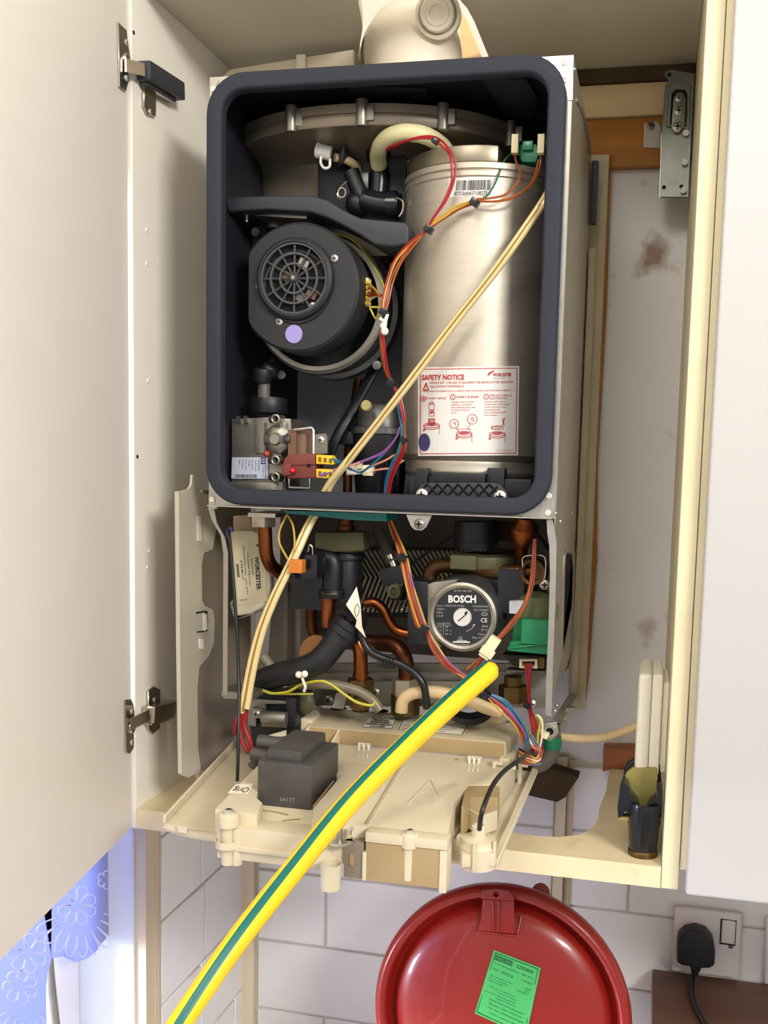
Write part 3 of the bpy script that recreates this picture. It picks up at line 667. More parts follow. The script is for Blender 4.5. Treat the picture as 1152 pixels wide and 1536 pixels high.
# ---- fan
YF = .034; fcx = Y(446, 431, YF); k_ = .0732
FAN = MB(alu_dark); c2 = fcx+V((.008, .0, -.010))
FAN.lathe([(.076, .052), (.083, .054), (.084, .064), (.079, .066), (.079, .10), (.085, .102), (.086, .118), (.04, .125), (.04, .19)], (c2.x, YF, c2.z), (0, 1, 0), 56)
fan = FAN.build('fan', BO, smooth=35, label='round black fan unit on a grey cast housing')
MB(mat('ring_metal', (206, 200, 188), .4, .8)).lathe([(.0745, .050), (.0795, .049), (.0815, .052), (.0805, .057), (.0745, .057)], (c2.x, YF, c2.z), (0, 1, 0), 56).build('clamp_ring', fan, label='bright metal ring')
def clip_x(mb, xmin):
    for p in mb.v: p.x = max(p.x, xmin)
xm = Y(373, 450, YF).x
cv = MB(fan_black); cv.lathe([(.038, -.002), (.0405, -.0025), (.042, .0), (k_-.003, .0), (k_, .003), (k_, .05), (.0, .05)], (fcx.x, YF, fcx.z), (0, 1, 0), 64)
cv.v = [V((p.x, p.y, p.z)) for p in cv.v]; clip_x(cv, xm); cv.lathe([(.038, -.002), (.038, .02)], (fcx.x, YF, fcx.z+.006), (0, 1, 0), 48)
cover = cv.build('motor_cover', fan, smooth=30, label='black motor cover')
gc = Y(442, 418, YF-.004)
MB(fan_black).lathe([(.0400, -.004), (.0407, -.0055), (.0425, -.0055), (.0455, -.003), (.0470, .004), (.0470, .008), (.0400, .008)], (gc.x, YF-.004, gc.z), (0, 1, 0), 56).build('grille_rim', cover)
for pts in range(1):
    gm = mat('grille_grey', (72, 73, 75), .5); g = MB(gm)
    for r_ in (.0165, .0278, .0390): g.lathe([(r_-.0011, -.0035), (r_+.0011, -.0035), (r_+.0011, .0), (r_-.0011, .0)], (gc.x, YF-.004, gc.z), (0, 1, 0), 44)
    g.lathe([(.0, -.006), (.0035, -.006), (.005, -.003), (.005, .001)], (gc.x, YF-.004, gc.z), (0, 1, 0), 20)
    GR = g.build('grille', cover, label='round ribbed air grille')
    for k in range(12):
        a = math.radians(30*k); d = V((math.cos(a), 0, math.sin(a))); cc = V((gc.x, YF-.0055, gc.z))
        sp_ = MB(gm).tube([cc+d*.004, cc+d*.0402], .0012, 4, spline=False).build('spoke', cover)
MB(hole_black).lathe([(.0, .0), (.0402, .0)], (gc.x, YF-.001, gc.z), (0, -1, 0), 32).build('vent_opening', cover)
for px, py, m2 in ((455, 396, alu), (430, 415, brown_pl), (468, 440, brown_pl), (452, 446, alu_dark)): MB(m2).box(Y(px, py, YF-.0022), (.012, .002, .011), Matrix.Rotation(.5, 3, 'Y')).build('winding', cover)
MB(alu).lathe([(0, -.0075), (.0022, -.007), (.0022, -.005)], (gc.x, YF-.004, gc.z), (0, 1, 0), 14).build('hub_pin', cover)
for px, py in ((502, 387.5), (388.5, 428), (419, 482)): screw(Y(px, py, YF), (0, -1, 0), .0042, cover)
screw(Y(469, 458, YF-.0045), (0, -1, 0), .0034, cover)
MB(lilac).lathe([(0, .0006), (.0104, .0006), (.0104, 0)], Y(441, 501, YF), (0, -1, 0), 28).build('lilac_sticker', cover, label='round lilac sticker')
for px, py, d in ((422, 562, .1), (565, 548, .1), (383, 348, .1), (590, 400, .13)): MB(alu_dark).cyl(Y(px, py, d-.006), Y(px, py, d+.03), .0055, 14).build('lug', fan, bevel=.001)
MB(alu_dark).prism(Y3([(380, 340, .11), (392, 332, .11), (398, 345, .11), (384, 385, .11), (378, 385, .11)]), (0, .01, 0)).build('bracket', fan)
MB(alu).cyl(Y(412, 345, .12), Y(412, 322, .12), .016, 24).build('inlet_pipe', fan)
con = MB(cream_con).box(Y(546, 439, .074), (.014, .014, .032)); con.build('plug', fan, bevel=.001, label='cream five way wire plug')
for k in range(5): MB(yellow_pl).box(Y(547, 424+7.5*k, .066), (.015, .003, .0042)).build('contact', fan, bevel=.0006)
# dark air duct arm above the fan
a_ = [(338, 296), (400, 293), (468, 293), (492, 300), (515, 315), (540, 327), (575, 330), (608, 333), (613, 340), (612, 366), (590, 370), (562, 367), (540, 352), (515, 338), (490, 326), (465, 318), (400, 314), (360, 316), (342, 318), (338, 306)]
MB(dark_grey).prism(YY(a_, .036), (0, .07, 0)).build('air_duct', BO, bevel=.003, bseg=3, smooth=40, label='dark grey curved plastic arm')
MB(steel).prism(Y3([(360, 319, .06), (460, 324, .06), (460, 328, .06), (360, 322, .06)]), (0, .05, 0)).build('strip_plate', BO)
MB(steel).cyl(Y(370, 318, .06), Y(370, 333, .06), .0026, 10).cyl(Y(370, 318, .06), Y(370, 324, .06), .005, 6).build('bolt', BO)

# ---- gas valve
YG = .045
gv = MB(alu); gv.prism(YY([(347, 628), (400, 626), (436, 628), (438, 650), (422, 652), (422, 690), (428, 692), (428, 738), (347, 735)], YG), (0, .05, 0))
GV = gv.build('gas_valve', BO, bevel=.002, label='grey cast gas valve with maroon coil and yellow plugs')
MB(alu).prism(YY([(345, 722), (412, 724), (430, 738), (424, 746), (345, 736)], YG-.004), (0, .06, 0)).build('base_block', GV, bevel=.002)
MB(alu).prism(YY([(381, 627), (412, 625), (430, 634), (428, 652), (398, 650), (398, 680), (382, 680)], YG-.004), (0, .01, 0)).build('raised_block', GV, bevel=.0015)
MB(alu_dark).prism(YY([(396, 634), (399, 634), (399, 680), (408, 682), (396, 683)], YG-.006), (0, .006, 0)).build('gasket_plate', GV)
rc = Y(418, 659, YG)
MB(alu).lathe([(.0, .014), (.006, .014), (.0075, .010), (.0125, .009), (.0165, .006), (.0175, .002), (.0175, 0)], rc, (0, -1, 0), 36).build('regulator', GV, label='round regulator cap')
MB(alu_dark).box(rc+V((.0, -.011, 0)), (.028, .004, .009)).cyl(rc+V((.012, -.009, 0)), rc+V((.021, -.011, 0)), .006, 16).build('regulator_bar', GV, bevel=.001)
for px, py in ((418.5, 629), (418.5, 690.5), (418.5, 715.5)):
    MB(alu).lathe([(.0055, -.01), (.0055, .012), (.0042, .0125), (.0034, .012), (.0034, .004), (0, .004)], Y(px, py, YG-.004), (0, -1, 0), 18).build('test_nipple', GV)
    MB(alu_dark).cyl(Y(px-12, py, YG-.006), Y(px-2, py, YG-.01), .0045, 12).build('boss', GV)
for px, py, r in ((358, 629, .004), (369, 629, .004)): MB(alu_dark).box(Y(px, py, YG-.002), (.004, .006, .008)).build('lug', GV)
MB(mat('red_cap', (168, 62, 50), .4)).ball(Y(400, 681, YG-.006), .004, 10).build('red_plug', GV, label='small red plug')
lab = MB(paper_white); S2 = on_plane((0, YG-.0022, 0), (0, -1, 0)); P = Print(lab, [(348, 686), (402, 686), (402, 718), (347, 718)], S2)
P.sheet(mat('label_silver', (190, 196, 214), .35), 1, 1); P.bar(.8, .02, .93, .32, ink_blue); P.text('CE', .82, .06, .91, .26, ink_white, .0013)
for i, t in enumerate(('PIN 63AP7060/2', 'Class B Group 2', 'Pmax. 60 mbar', '230V 50Hz', 'IP 40  0..60 C', 'G20 G30 G31', 'V5/LIN')): P.text(t, .73-.09*i, .1, .77-.09*i, .1+.038*len(t), ink, rot=90)
P.text('GAS VALVE 848', .91, .38, .955, .95, ink, rot=90); P.text('0.848.132', .85, .42, .88, .9, ink, rot=90)
u = .1
while u < .7: P.bar(u, .8, u+.012, .96, ink); u += random.choice((.02, .026, .034))
lab.build('rating_label', GV, smooth=0, label='silver rating label with barcode')
# bracket, coil, maroon connector block
MB(steel).tube(Y3([(440, 645, .03), (468, 642, .03), (470, 645, .03), (470, 682, .03)]), .0016, 6, spline=False).tube(Y3([(434, 718, .03), (434, 731, .03), (465, 732, .03), (465, 718, .03)]), .0016, 6, spline=False).build('coil_frame', GV)
MB(brown_pl).cyl(Y(453, 646, .05), Y(453, 682, .05), .014, 24).box(Y(445, 665, .046), (.01, .03, .03)).build('coil', GV)
MB(steel_dull).prism(YY([(470, 652), (488, 650), (491, 656), (491, 680), (470, 682)], .05), (0, .004, 0)).build('coil_plate', GV)
screw(Y(481, 660, .05), (0, -1, 0), .0045, GV)
MB(maroon_pl).prism(YY([(425, 690), (432, 682), (473, 680), (474, 717), (432, 718), (424, 712)], .026), (0, .03, 0)).build('plug_block', GV, bevel=.0015, label='maroon plug block')
MB(maroon_pl).prism(YY([(434, 694), (473, 693), (473, 697), (434, 698)], .024), (0, .004, 0)).prism(YY([(420, 700), (436, 695), (438, 712), (424, 714)], .022), (0, .02, 0)).build('plug_ridge', GV, bevel=.0008)
MB(hole_black).lathe([(0, .0004), (.0022, .0004), (.0022, 0)], Y(463, 698, .0238), (0, -1, 0), 12).build('plug_hole', GV)
MB(led_red).ball(Y(439, 706, .0225), .0034, 12).build('red_knob', GV)
for y0 in (682, 703):
    MB(yellow_pl).prism(YY([(474, y0), (498, y0+1), (500, y0+5), (502, y0+8), (500, y0+15), (474, y0+14)], .024), (0, .012, 0)).build('yellow_plug', GV, bevel=.001, label='yellow spade plug')
    for k in range(3): MB(mat('slot_brown', (120, 92, 30), .5) if 'slot_brown' not in MATS else MATS['slot_brown']).box(Y(480+8*k, y0+7+k, .0240), (.003, .002, .005)).build('plug_slot', GV)
MB(alu).prism(YY([(419, 722), (424, 724), (424, 734), (420, 736), (416, 731)], .038), (0, .002, 0)).build('tag_loop', GV)
# gas pipe above the valve
MB(black_pl).lathe([(.0, -.0), (.0215, 0), (.0225, .002), (.0225, .016), (.0215, .018), (0, .018)], Y(403, 620, .07), (0, 0, 1), 28).build('union_nut', GV)
MB(steel).lathe([(.0205, 0), (.0215, .001), (.0215, .0022), (.0, .0026)], Y(403, 600, .07), (0, 0, 1), 28).build('washer', GV)
MB(cable_grey).tube(Y3([(396, 604, .07), (396, 585, .07), (397, 570, .075), (404, 558, .10), (412, 545, .13)]), .0075, 14).build('gas_pipe', GV)
MB(black_pl).lathe([(.011, 0), (.0115, .004), (.0115, .012), (.010, .016)], Y(393, 572, .07), (.2, -.2, 1), 18).ball(Y(404, 556, .08), .0115, 12).build('pipe_elbow', GV)

# ---- condensate trap and pipes beside it
tp = MB(black_pl); tc_ = Y(570, 700, .12)
tp.lathe([(.028, -H1+.005), (.030, -H1+.02), (.034, zf(690)), (.036, Y(570, 652, .1).z), (0, Y(570, 652, .1).z)], (tc_.x, .12, 0), (0, 0, 1), 32)
TP = tp.build('condensate_trap', BO, label='black trap with grey cap')
zt = Y(570, 652, .1).z
MB(alu_dark).lathe([(.037, zt), (.038, zt+.001), (.038, zt+.008), (.031, zt+.009), (.030, zt+.026), (.022, zt+.036), (.0, zt+.038)], (tc_.x, .12, 0), (0, 0, 1), 32).build('trap_cap', TP)
MB(mat('cream_nipple', (170, 160, 104), .5)).lathe([(.006, 0), (.0066, .006), (.005, .008), (0, .008)], Y(551, 609, .075), (0, -1, 0), 16).build('nipple', TP)
for dx in (0, 8, 17): MB(black_sh).box(Y(580+dx, 715, .083), (.003, .004, .05)).build('trap_rib', TP)
MB(black_pl).tube(Y3([(565, 548, .14), (545, 585, .12), (525, 620, .1), (505, 655, .09), (492, 690, .09)]), .008, 10, squash=.6).build('black_strap', BO)
MB(copper_dk).tube(Y3([(538, 570, .15), (533, 600, .14), (528, 630, .13), (524, 670, .12), (522, 700, .12), (521, 752, .12)]), .0058, 12).build('pipe', BO)
MB(black_pl).box(Y(519, 657, .108), (.024, .018, .016)).box(Y(528, 632, .118), (.014, .014, .03)).build('pipe_clip', BO, bevel=.002)
MB(cream_wh).prism(YY([(519, 699), (560, 697), (560, 710), (519, 713)], .05), (0, .008, 0)).build('wire_plug', BO, bevel=.001)
MB(cream_con).box(Y(540, 698, .048), (.006, .006, .008)).box(Y(552, 711, .048), (.012, .006, .004)).build('wire_plug_latch', BO, bevel=.0006)

# ---- flow fitting beside the hood
ff = MB(black_sh)
ff.tube(Y3([(570, 250, .11), (569, 275, .11), (567, 300, .11)]), .0125, 18); ff.tube(Y3([(545, 300, .10), (567, 306, .10), (590, 308, .10), (600, 309, .1)]), .0145, 18)
ff.lathe([(.0165, -.006), (.0165, .006)], Y(588, 308, .1), (1, .1, 0), 20); ff.box(Y(538, 288, .11), (.03, .02, .04))
MB(black_pl).prism(Y3([(476, 222, .113), (520, 212, .113), (608, 214, .113), (612, 335, .113), (476, 335, .113)]), (0, .006, 0)).build('black_housing', BO, bevel=.002)
FFI = ff.build('flow_fitting', BO, bevel=.001, smooth=40, label='glossy black elbow fitting with wire clips')
MB(black_pl).tube(Y3([(527, 258, .1), (540, 290, .1), (556, 312, .1)]), .010, 14).ball(Y(535, 305, .1), .014, 12).build('elbow', FFI)
MB(black_pl).lathe([(.013, 0), (.0165, .012), (.0158, .013), (.012, .004)], Y(567, 240, .11), (0, 0, 1), 20).build('hose_cup', FFI)
MB(black_pl).box(Y(592, 265, .15), (.05, .03, .08)).build('sensor_block', BO, bevel=.004)
MB(dark_grey).box(Y(597, 264, .132), (.014, .006, .014)).build('sensor_cap', BO, bevel=.001)
MB(chrome).tube(Y3([(520, 272, .085), (508, 284, .085), (507, 296, .085), (514, 303, .085)]), .0009, 6).tube([Y(513, 289, .084)+V((.0045*math.cos(a), 0, .0055*math.sin(a))) for a in [k*.63 for k in range(10)]], .0008, 6, closed=True, n=2).tube(Y3([(594, 296, .08), (604, 302, .082), (604, 316, .084), (599, 325, .084)]), .0012, 6).build('wire_clip', FFI)
MB(mat('cream_hose', (214, 208, 160), .4)).tube(Y3([(568, 248, .10), (567, 232, .085), (572, 217, .06), (585, 205, .045), (605, 199, .038), (630, 201, .040), (648, 208, .052), (664, 220, .075), (672, 232, .09)]), .0095, 16).build('hose', BO, label='short cream curved hose')
MB(cable_cream).tube(Y3([(502, 236, .09), (520, 240, .1), (534, 250, .11), (539, 265, .115)]), .0052, 12).build('test_tube', BO)
MB(dark_grey).lathe([(.0, 0), (.016, .001), (.017, .004), (.006, .012)], Y(507, 228, .095), (.85, .5, -.1), 24).build('tube_collar', BO)
MB(mat('clear_plug', (222, 220, 212), .3)).cyl(Y(478, 226, .085), Y(497, 231, .088), .0085, 16).tube(Y3([(482, 232, .082), (481, 244, .082), (486, 252, .082), (494, 250, .082), (495, 238, .082)]), .0018, 8).cyl(Y(476, 225, .085), Y(480, 226, .085), .0095, 16).build('test_plug', BO, bevel=.001, label='translucent white plug with loop')

# ---- wires inside the chamber
def wire(col, pts, r=.0012, name='wire', parent=None, n=6, j=1.5):
    pts = [pts[0]]+[(a+random.uniform(-j, j), b+random.uniform(-j, j), d+random.uniform(-.0012, .0012)) for a, b, d in pts[1:-1]]+[pts[-1]]     # strands wander a little
    return MB(WIRE[col] if isinstance(col, str) else col).tube(Y3(pts), r, 6, n=n).build(name, parent or BO)
def tie(px, py, y, s=.0045, m=None, name='cable_tie'): 
    return MB(m or black_sh).box(Y(px, py, y), (s*1.6, s*1.6, s*1.3), Matrix.Rotation(.6, 3, 'Y')).build(name, BO, bevel=.0008)
y1 = .022
wire('red', [(575, 226, .07), (583, 221, .05), (615, 208, y1), (645, 205, y1), (662, 213, y1), (677, 230, y1), (682, 250, y1), (680, 272, y1), (668, 300, y1), (652, 326, y1), (643, 341, y1)], .0014)
wire('red', [(577, 228, .07), (585, 223, .05), (617, 211, y1), (645, 208, y1), (660, 216, y1), (674, 233, y1), (679, 252, y1), (678, 273, y1), (665, 302, y1), (650, 328, y1), (642, 342, y1)], .0014)
wire('yellow', [(712, 303, y1), (690, 311, y1), (665, 324, y1), (648, 337, y1), (641, 344, y1)]); wire('brown', [(712, 305, y1), (690, 314, y1), (665, 327, y1), (648, 340, y1), (641, 346, y1)]); wire('yellow', [(711, 301, y1), (688, 309, y1), (664, 322, y1), (646, 335, y1), (640, 343, y1)])
wire('orange', [(713, 299, y1), (740, 297, y1), (762, 290, y1), (776, 274, y1), (780, 258, .035), (774, 244, .05), (772, 226, .055)])
wire('orange', [(713, 301, y1), (745, 301, y1), (772, 294, y1), (792, 280, .03), (804, 262, .045), (809, 245, .055), (811, 226, .055)])
wire('orange', [(713, 302, y1), (742, 303, y1), (766, 298, y1), (784, 286, .03), (800, 266, .045), (808, 240, .055)])
wire('green', [(725, 298, y1), (735, 288, y1), (745, 268, .03), (756, 244, .05), (766, 232, .07), (775, 226, .09)])
for px, py in ((773, 217), (812, 217)): MB(cream_con).box(Y(px, py, .052), (.0075, .010, .020)).build('spade_plug', BO, bevel=.0008)
ts = MB(green_pl); ts.prism([Y(x, y, .06) for x, y in ((778, 232), (780, 217), (790, 214), (805, 216), (808, 232), (804, 243), (783, 243))], (0, .02, 0)).box(Y(792, 219, .058), (.012, .006, .01))
ts.build('thermostat', BO, bevel=.0015, label='green plastic thermostat')
MB(alu_dark).cyl(Y(815, 214, .12), Y(830, 214, .12), .014, 16).build('pipe_stub', BO)
tie(653, 212, y1); tie(712, 304, y1-.002, .006); tie(643, 344, y1-.002, .006); tie(576, 469, .02, .006); tie(588, 574, .05, .006); tie(606, 660, .05, .005)
for k, c in enumerate(('red', 'yellow', 'orange', 'brown', 'orange')):
    d = k*2.2-4
    wire(c, [(641, 345, y1), (618+d*.4, 366+d*.6, y1), (598+d, 392+d*.5, y1), (585+d, 422, .022), (578+d, 452, .02), (575+d*.6, 470, .02)], .0011)
for k, c in enumerate(('brown', 'orange', 'red')):
    d = k*2.5-2
    wire(c, [(576, 468, .02), (573+d, 500, .025), (573+d, 530, .03), (578+d, 552, .04), (587, 574, .05)], .0014)
wire('lime', [(500, 350, .085), (530, 362, .08), (555, 390, .08), (572, 420, .06), (582, 445, .04), (583, 458, .03), (574, 460, .025), (558, 460, .03), (557, 466, .03), (564, 477, .03), (568, 470, .03)], .0011)
for c, y0 in (('yellow', 424), ('orange', 431), ('brown', 439), ('red', 444), ('white', 453)): wire(c, [(551, y0, .066), (562, (y0+440)/2, .055), (571, 443, .035), (576, 446, .022)], .0012)
MB(cream_wh).tube(Y3([(570, 478, .016), (578, 484, .014), (576, 490, .014)]), .002, 8).ball(Y(575, 489, .012), .0042, 10).ball(Y(577, 497, .012), .0045, 10).tube(Y3([(581, 472, .018), (578, 482, .014)]), .002, 8).build('tie_knot', BO, smooth=60, label='small white twisted tie')
for k, c in enumerate(('red', 'red', 'brown')): wire(c, [(588, 576, .05), (597+k, 592, .05), (603+2*k, 620, .05), (606+k, 650, .05), (604+2*k, 672, .05), (592+2*k, 700, .055), (584+2*k, 725, .06), (580+k, 752, .065)], .0013)
for k, c in enumerate(('blue', 'blue', 'green', 'blue')): wire(c, [(594, 600, .06), (600+k*1.5, 622, .055), (603, 648, .05), (597+k*2, 675, .05), (584+k*2, 700, .055), (579+k, 725, .06), (577+k*1.5, 752, .065)], .0013)
wire('purple', [(480, 712, .022), (500, 706, .028), (530, 695, .035), (560, 685, .04), (580, 674, .045), (594, 655, .05), (600, 640, .05)])
wire('purple', [(478, 714, .022), (500, 709, .026), (528, 699, .035), (558, 688, .04), (578, 677, .045), (592, 660, .05)]); wire('pink', [(478, 716, .022), (505, 705, .028), (520, 700, .03), (540, 694, .036)])
wire('blue', [(498, 688, .024), (512, 695, .03), (524, 703, .04), (540, 707, .042), (556, 700, .042), (575, 680, .045), (592, 660, .05)]); wire('blue', [(500, 690, .024), (515, 698, .03), (527, 705, .04)])
wire('pink', [(560, 698, .045), (578, 692, .05), (592, 682, .055)]); wire('pink', [(560, 706, .045), (575, 704, .05), (590, 700, .06), (606, 690, .07)])
# twin sleeve crossing the chamber and running down to the control box
slp = [(834, 268, .05), (822, 292, .012), (790, 340, .006), (740, 410, .005), (680, 486, .005), (620, 565, .006), (560, 643, .01), (520, 694, .012), (494, 728, .02), (478, 762, .025), (462, 790, .022), (440, 838, .005), (412, 895, -.005), (392, 945, -.01), (378, 1000, -.012), (366, 1066, -.015)]
P3 = Y3(slp); off = V((.0034, 0, .0028))
SL = MB(sleeve).tube([p+off for p in P3], .0037, 12).tube([p-off for p in P3], .0037, 12).build('cable_sleeve', BO, smooth=60, label='clear cream twin sleeve running diagonally')
MB(sleeve_dk).tube([p-V((0, .0022, 0)) for p in P3], .0019, 8).build('sleeve_core', SL)
for k, pts in enumerate(([(366, 1064, -.012), (360, 1090, -.012), (364, 1110, -.012), (372, 1130, -.012)], [(370, 1066, -.012), (366, 1085, -.012), (374, 1112, -.012), (378, 1128, -.012)], [(360, 1066, -.01), (354, 1085, -.008), (352, 1100, 0)])): wire('red', pts, .0026)
MB(cable_grey).tube(Y3([(378, 1125, -.012), (384, 1140, -.012), (378, 1150, -.012)]), .0055, 10).build('cable_end', BO)

# ---- lower compartment
MB(teal).prism(Y3([(424, 766, .012), (580, 770, .012), (580, 782, .012), (530, 780, .012), (430, 770, .012)]), (0, .05, 0)).build('teal_card', BO, label='teal strip under the chamber')
br = MB(steel).prism(YY([(609, 772), (648, 773), (640, 790), (633, 796), (622, 795), (616, 789)], -.003), (0, .002, 0)).build('catch_bracket', BO, bevel=.0006); 
screw(Y(629, 786, -.003), (0, -1, 0), .006, br, steel_dull)
MB(steel).mm(Y(372, 769, .03), Y(440, 773, .09)).build('valve_flange', BO)
g0 = Y(394, 772, .06); g1 = Y(394, 790, .06)
MB(nickel).hexa(g0, g1, .0165).build('union_nut', BO, bevel=.001, smooth=20, label='pale hexagonal pipe nut')
MB(copper).tube(Y3([(397, 786, .06), (398, 810, .06), (400, 832, .062), (408, 850, .075), (426, 862, .1), (450, 868, .14)]), .0085, 18).build('pipe', BO, smooth=60, label='bright copper gas pipe')
wire('yellow', [(430, 772, .02), (420, 795, .015), (418, 815, .012), (430, 838, .01), (440, 852, .004)]); wire('yellow', [(431, 772, .02), (440, 790, .015), (441, 815, .01), (441, 835, .005), (444, 848, .004)])
oc = MB(orange_con).box(Y(446, 849, -.002), (.016, .014, .015)).use(cream_dk).box(Y(443, 843, -.009), (.008, .002, .003)).build('orange_plug', BO, bevel=.001, label='orange wire plug')
MB(black_sh).box(Y(464, 846, .03), (.03, .03, .025)).box(Y(462, 862, .03), (.03, .02, .008)).build('orange_plug_socket', BO, bevel=.002)
MB(chrome).tube(Y3([(462, 828, .015), (464, 818, .015), (468, 820, .015), (469, 832, .015)]), .0009, 6).build('wire_clip', BO)
MB(olive_pl).prism(YY([(472, 799), (545, 798), (546, 826), (500, 828), (472, 822)], .06), (0, .03, 0)).lathe([(.022, 0), (.022, .024), (0, .024)], Y(522, 826, .085), (0, 0, 1), 24).build('clip_block', BO, bevel=.002, label='olive plastic pipe clip')
MB(copper_dk).lathe([(.009, -.02), (.009, -.004), (.011, -.003), (.011, .003), (.009, .004), (.009, .02)], Y(519, 792, .085), (0, 0, 1), 18).build('pipe', BO)
mf = MB(black_pl)
mf.cyl(Y(519, 828, .09), Y(519, 900, .09), .02, 24); mf.cyl(Y(519, 832, .09), Y(519, 838, .09), .024, 24); mf.tube(Y3([(478, 836, .07), (494, 838, .07), (500, 850, .07), (498, 890, .07)]), .0125, 16)
mf.cyl(Y(498, 884, .07), Y(498, 896, .07), .016, 20); mf.box(Y(470, 880, .09), (.04, .05, .05)); mf.cyl(Y(540, 930, .09), Y(510, 930, .06), .013, 18)
MF = mf.build('manifold', BO, bevel=.001, label='black plastic hydraulic block')
MB(chrome).tube(Y3([(480, 887, .052), (490, 891, .05), (506, 891, .05)]), .0012, 6).build('wire_clip', MF)
MB(copper).tube(Y3([(492, 894, .07), (492, 915, .07), (492, 940, .07)]), .0085, 16).build('pipe', BO, smooth=60)
MB(copper_dk).tube(Y3([(466, 884, .10), (467, 915, .10), (468, 940, .10), (474, 958, .10), (490, 968, .10), (510, 972, .11)]), .0068, 14).build('pipe', BO, smooth=60)
hs = MB(black_pl).tube(Y3([(514, 944, .04), (498, 970, .035), (478, 992, .03), (452, 1004, .03), (420, 1012, .035), (392, 1022, .05)]), .0150, 22)
HS = hs.build('hose', BO, smooth=60, label='thick black drain hose')
ax = (Y(530, 928, .045)-Y(506, 962, .038)).normalized()
MB(black_pl).lathe([(.0165, 0), (.0172, .004), (.018, .008), (.0205, .009), (.0205, .0165), (.019, .018), (.019, .026), (.014, .028)], Y(507, 961, .04), ax, 28).build('hose_collar', HS)
MB(mat('bronze_disc', (160, 116, 76), .4, .7)).lathe([(0, .004), (.022, .004), (.024, .0), (.024, -.006)], Y(474, 980, .07), (-.3, -1, .3), 28).build('pump_cap', BO)
MB(copper).tube(Y3([(524, 952, .06), (534, 962, .06), (540, 975, .06), (541, 995, .06), (541, 1018, .06)]), .0088, 16).lathe([(.0095, 0), (.0095, .006)], Y(541, 1016, .06), (0, 0, 1), 16).build('pipe', BO, smooth=50)
MB(copper).tube(Y3([(548, 905, .1), (562, 904, .1), (575, 915, .1), (586, 935, .1), (598, 947, .1), (620, 952, .1)]), .0066, 14).build('pipe', BO, smooth=60)
MB(copper_dk).tube(Y3([(540, 963, .11), (565, 964, .11), (588, 966, .105), (602, 978, .10), (609, 995, .10), (609, 1022, .10)]), .0098, 16).build('pipe', BO, smooth=60)
nut = MB(brass); nut.hexa(Y(541, 1018, .06), Y(541, 1046, .06), .0165); nut.build('nut', BO, smooth=20)
MB(nickel).hexa(Y(608, 1018, .1), Y(608, 1042, .1), .017).use(brass).cyl(Y(608, 1042, .1), Y(608, 1070, .1), .018, 18).build('nut', BO, smooth=20, label='nickel pipe nut')
# plate heat exchanger: zigzag plates
S3 = .20
phe = MB(mat('plate_steel', (205, 200, 188), .35, .9))
def chev(x): return [(x, 822), (x+22, 866), (x-2, 920)]
for k in range(30):
    x = 536+k*7.2
    pts = [(x-16, 822), (x+10, 864), (x+46, 826)] if 0 else [(x-18, 826), (x+6, 866), (x-14+0, 918)]
    a = Y3([(q[0], q[1], S3) for q in pts]); phe.tube(a, .0019, 4, spline=False)
PH = MB(black_pl).prism(YY([(530, 822), (770, 826), (770, 930), (520, 925)], S3+.004), (0, .03, 0)).build('plate_exchanger', BO, label='plate heat exchanger of zigzag ridges')
o = phe.build('ridges', PH); o['kind'] = 'stuff'
MB(black_pl).mm((.005, .262, -.69), (.39, .278, -.49)).build('rear_insulation', BO) if 0 else None
for px in (428, 448): MB(steel_dull).prism(Y3([(px-3, 850, .2), (px+4, 850, .2), (px+3, 1010, .2), (px-4, 1010, .2)]), (0, .004, 0)).build('rear_strut', BO)
MB(steel_dull).prism(Y3([(410, 880, .22), (470, 900, .22), (470, 1000, .22), (400, 1010, .22)]), (0, .004, 0)).build('rear_plate', BO)
# braided hose with sensor
bh = MB(cable_grey).tube(Y3([(566, 796, .12), (578, 820, .11), (588, 845, .1)]), .0078, 14)
bh.use(chrome).cyl(Y(584, 832, .1), Y(591, 850, .1), .0055, 12); BH = bh.build('braided_hose', BO)
MB(black_pl).box(Y(594, 862, .1), (.035, .02, .022), Matrix.Rotation(-.25, 3, 'Y')).cyl(Y(598, 880, .1), Y(598, 900, .1), .01, 14).build('sensor', BH, bevel=.002)
MB(olive_pl).lathe([(0, .004), (.004, .004), (.005, .008), (.0085, .008), (.0095, 0)], Y(594, 886, .09), (-.1, -1, 0), 20).build('sensor_face', BH)
MB(chrome).tube(Y3([(598, 902, .08), (602, 914, .08), (607, 910, .08), (606, 900, .08)]), .0009, 6).build('wire_clip', BH)
# circulation pump
YP = .035
pc = Y(694, 925, YP); pr_ = Y(745.5, 925, YP).x-pc.x
pb = MB(alu_dark)
pb.lathe([(pr_-.002, -.002), (pr_, .0), (pr_+.001, .006), (pr_+.006, .022), (pr_+.009, .05), (.03, .07)], pc, (0, 1, 0), 56)
PU = pb.build('pump', BO, smooth=40, label='round circulation pump with black rating plate')
MB(alu).lathe([(pr_-.0075, .0), (pr_-.006, -.003), (pr_-.003, -.0042), (pr_, -.003), (pr_+.001, .002)], pc, (0, 1, 0), 64).build('rim', PU, label='pale metal rim')
MB(alu).prism(YY([(641, 876), (652, 873), (690, 868), (668, 884), (654, 904), (650, 935), (656, 960), (664, 972), (641, 966)], YP+.003), (0, .02, 0)).build('flange', PU, bevel=.002)
MB(black_pl).prism(YY([(611, 870), (642, 873), (642, 968), (611, 966)], YP+.004), (0, .05, 0)).build('terminal_box', PU, bevel=.002)
MB(black_pl).cyl(pc+V((.03, .03, .02)), pc+V((.03, .10, .02)), .036, 32).box(pc+V((.052, .03, .03)), (.03, .03, .05)).build('pump_body', PU)
fp = MB(ink); S4 = on_plane((0, YP-.0012, 0), (0, -1, 0)); RW = 45.5
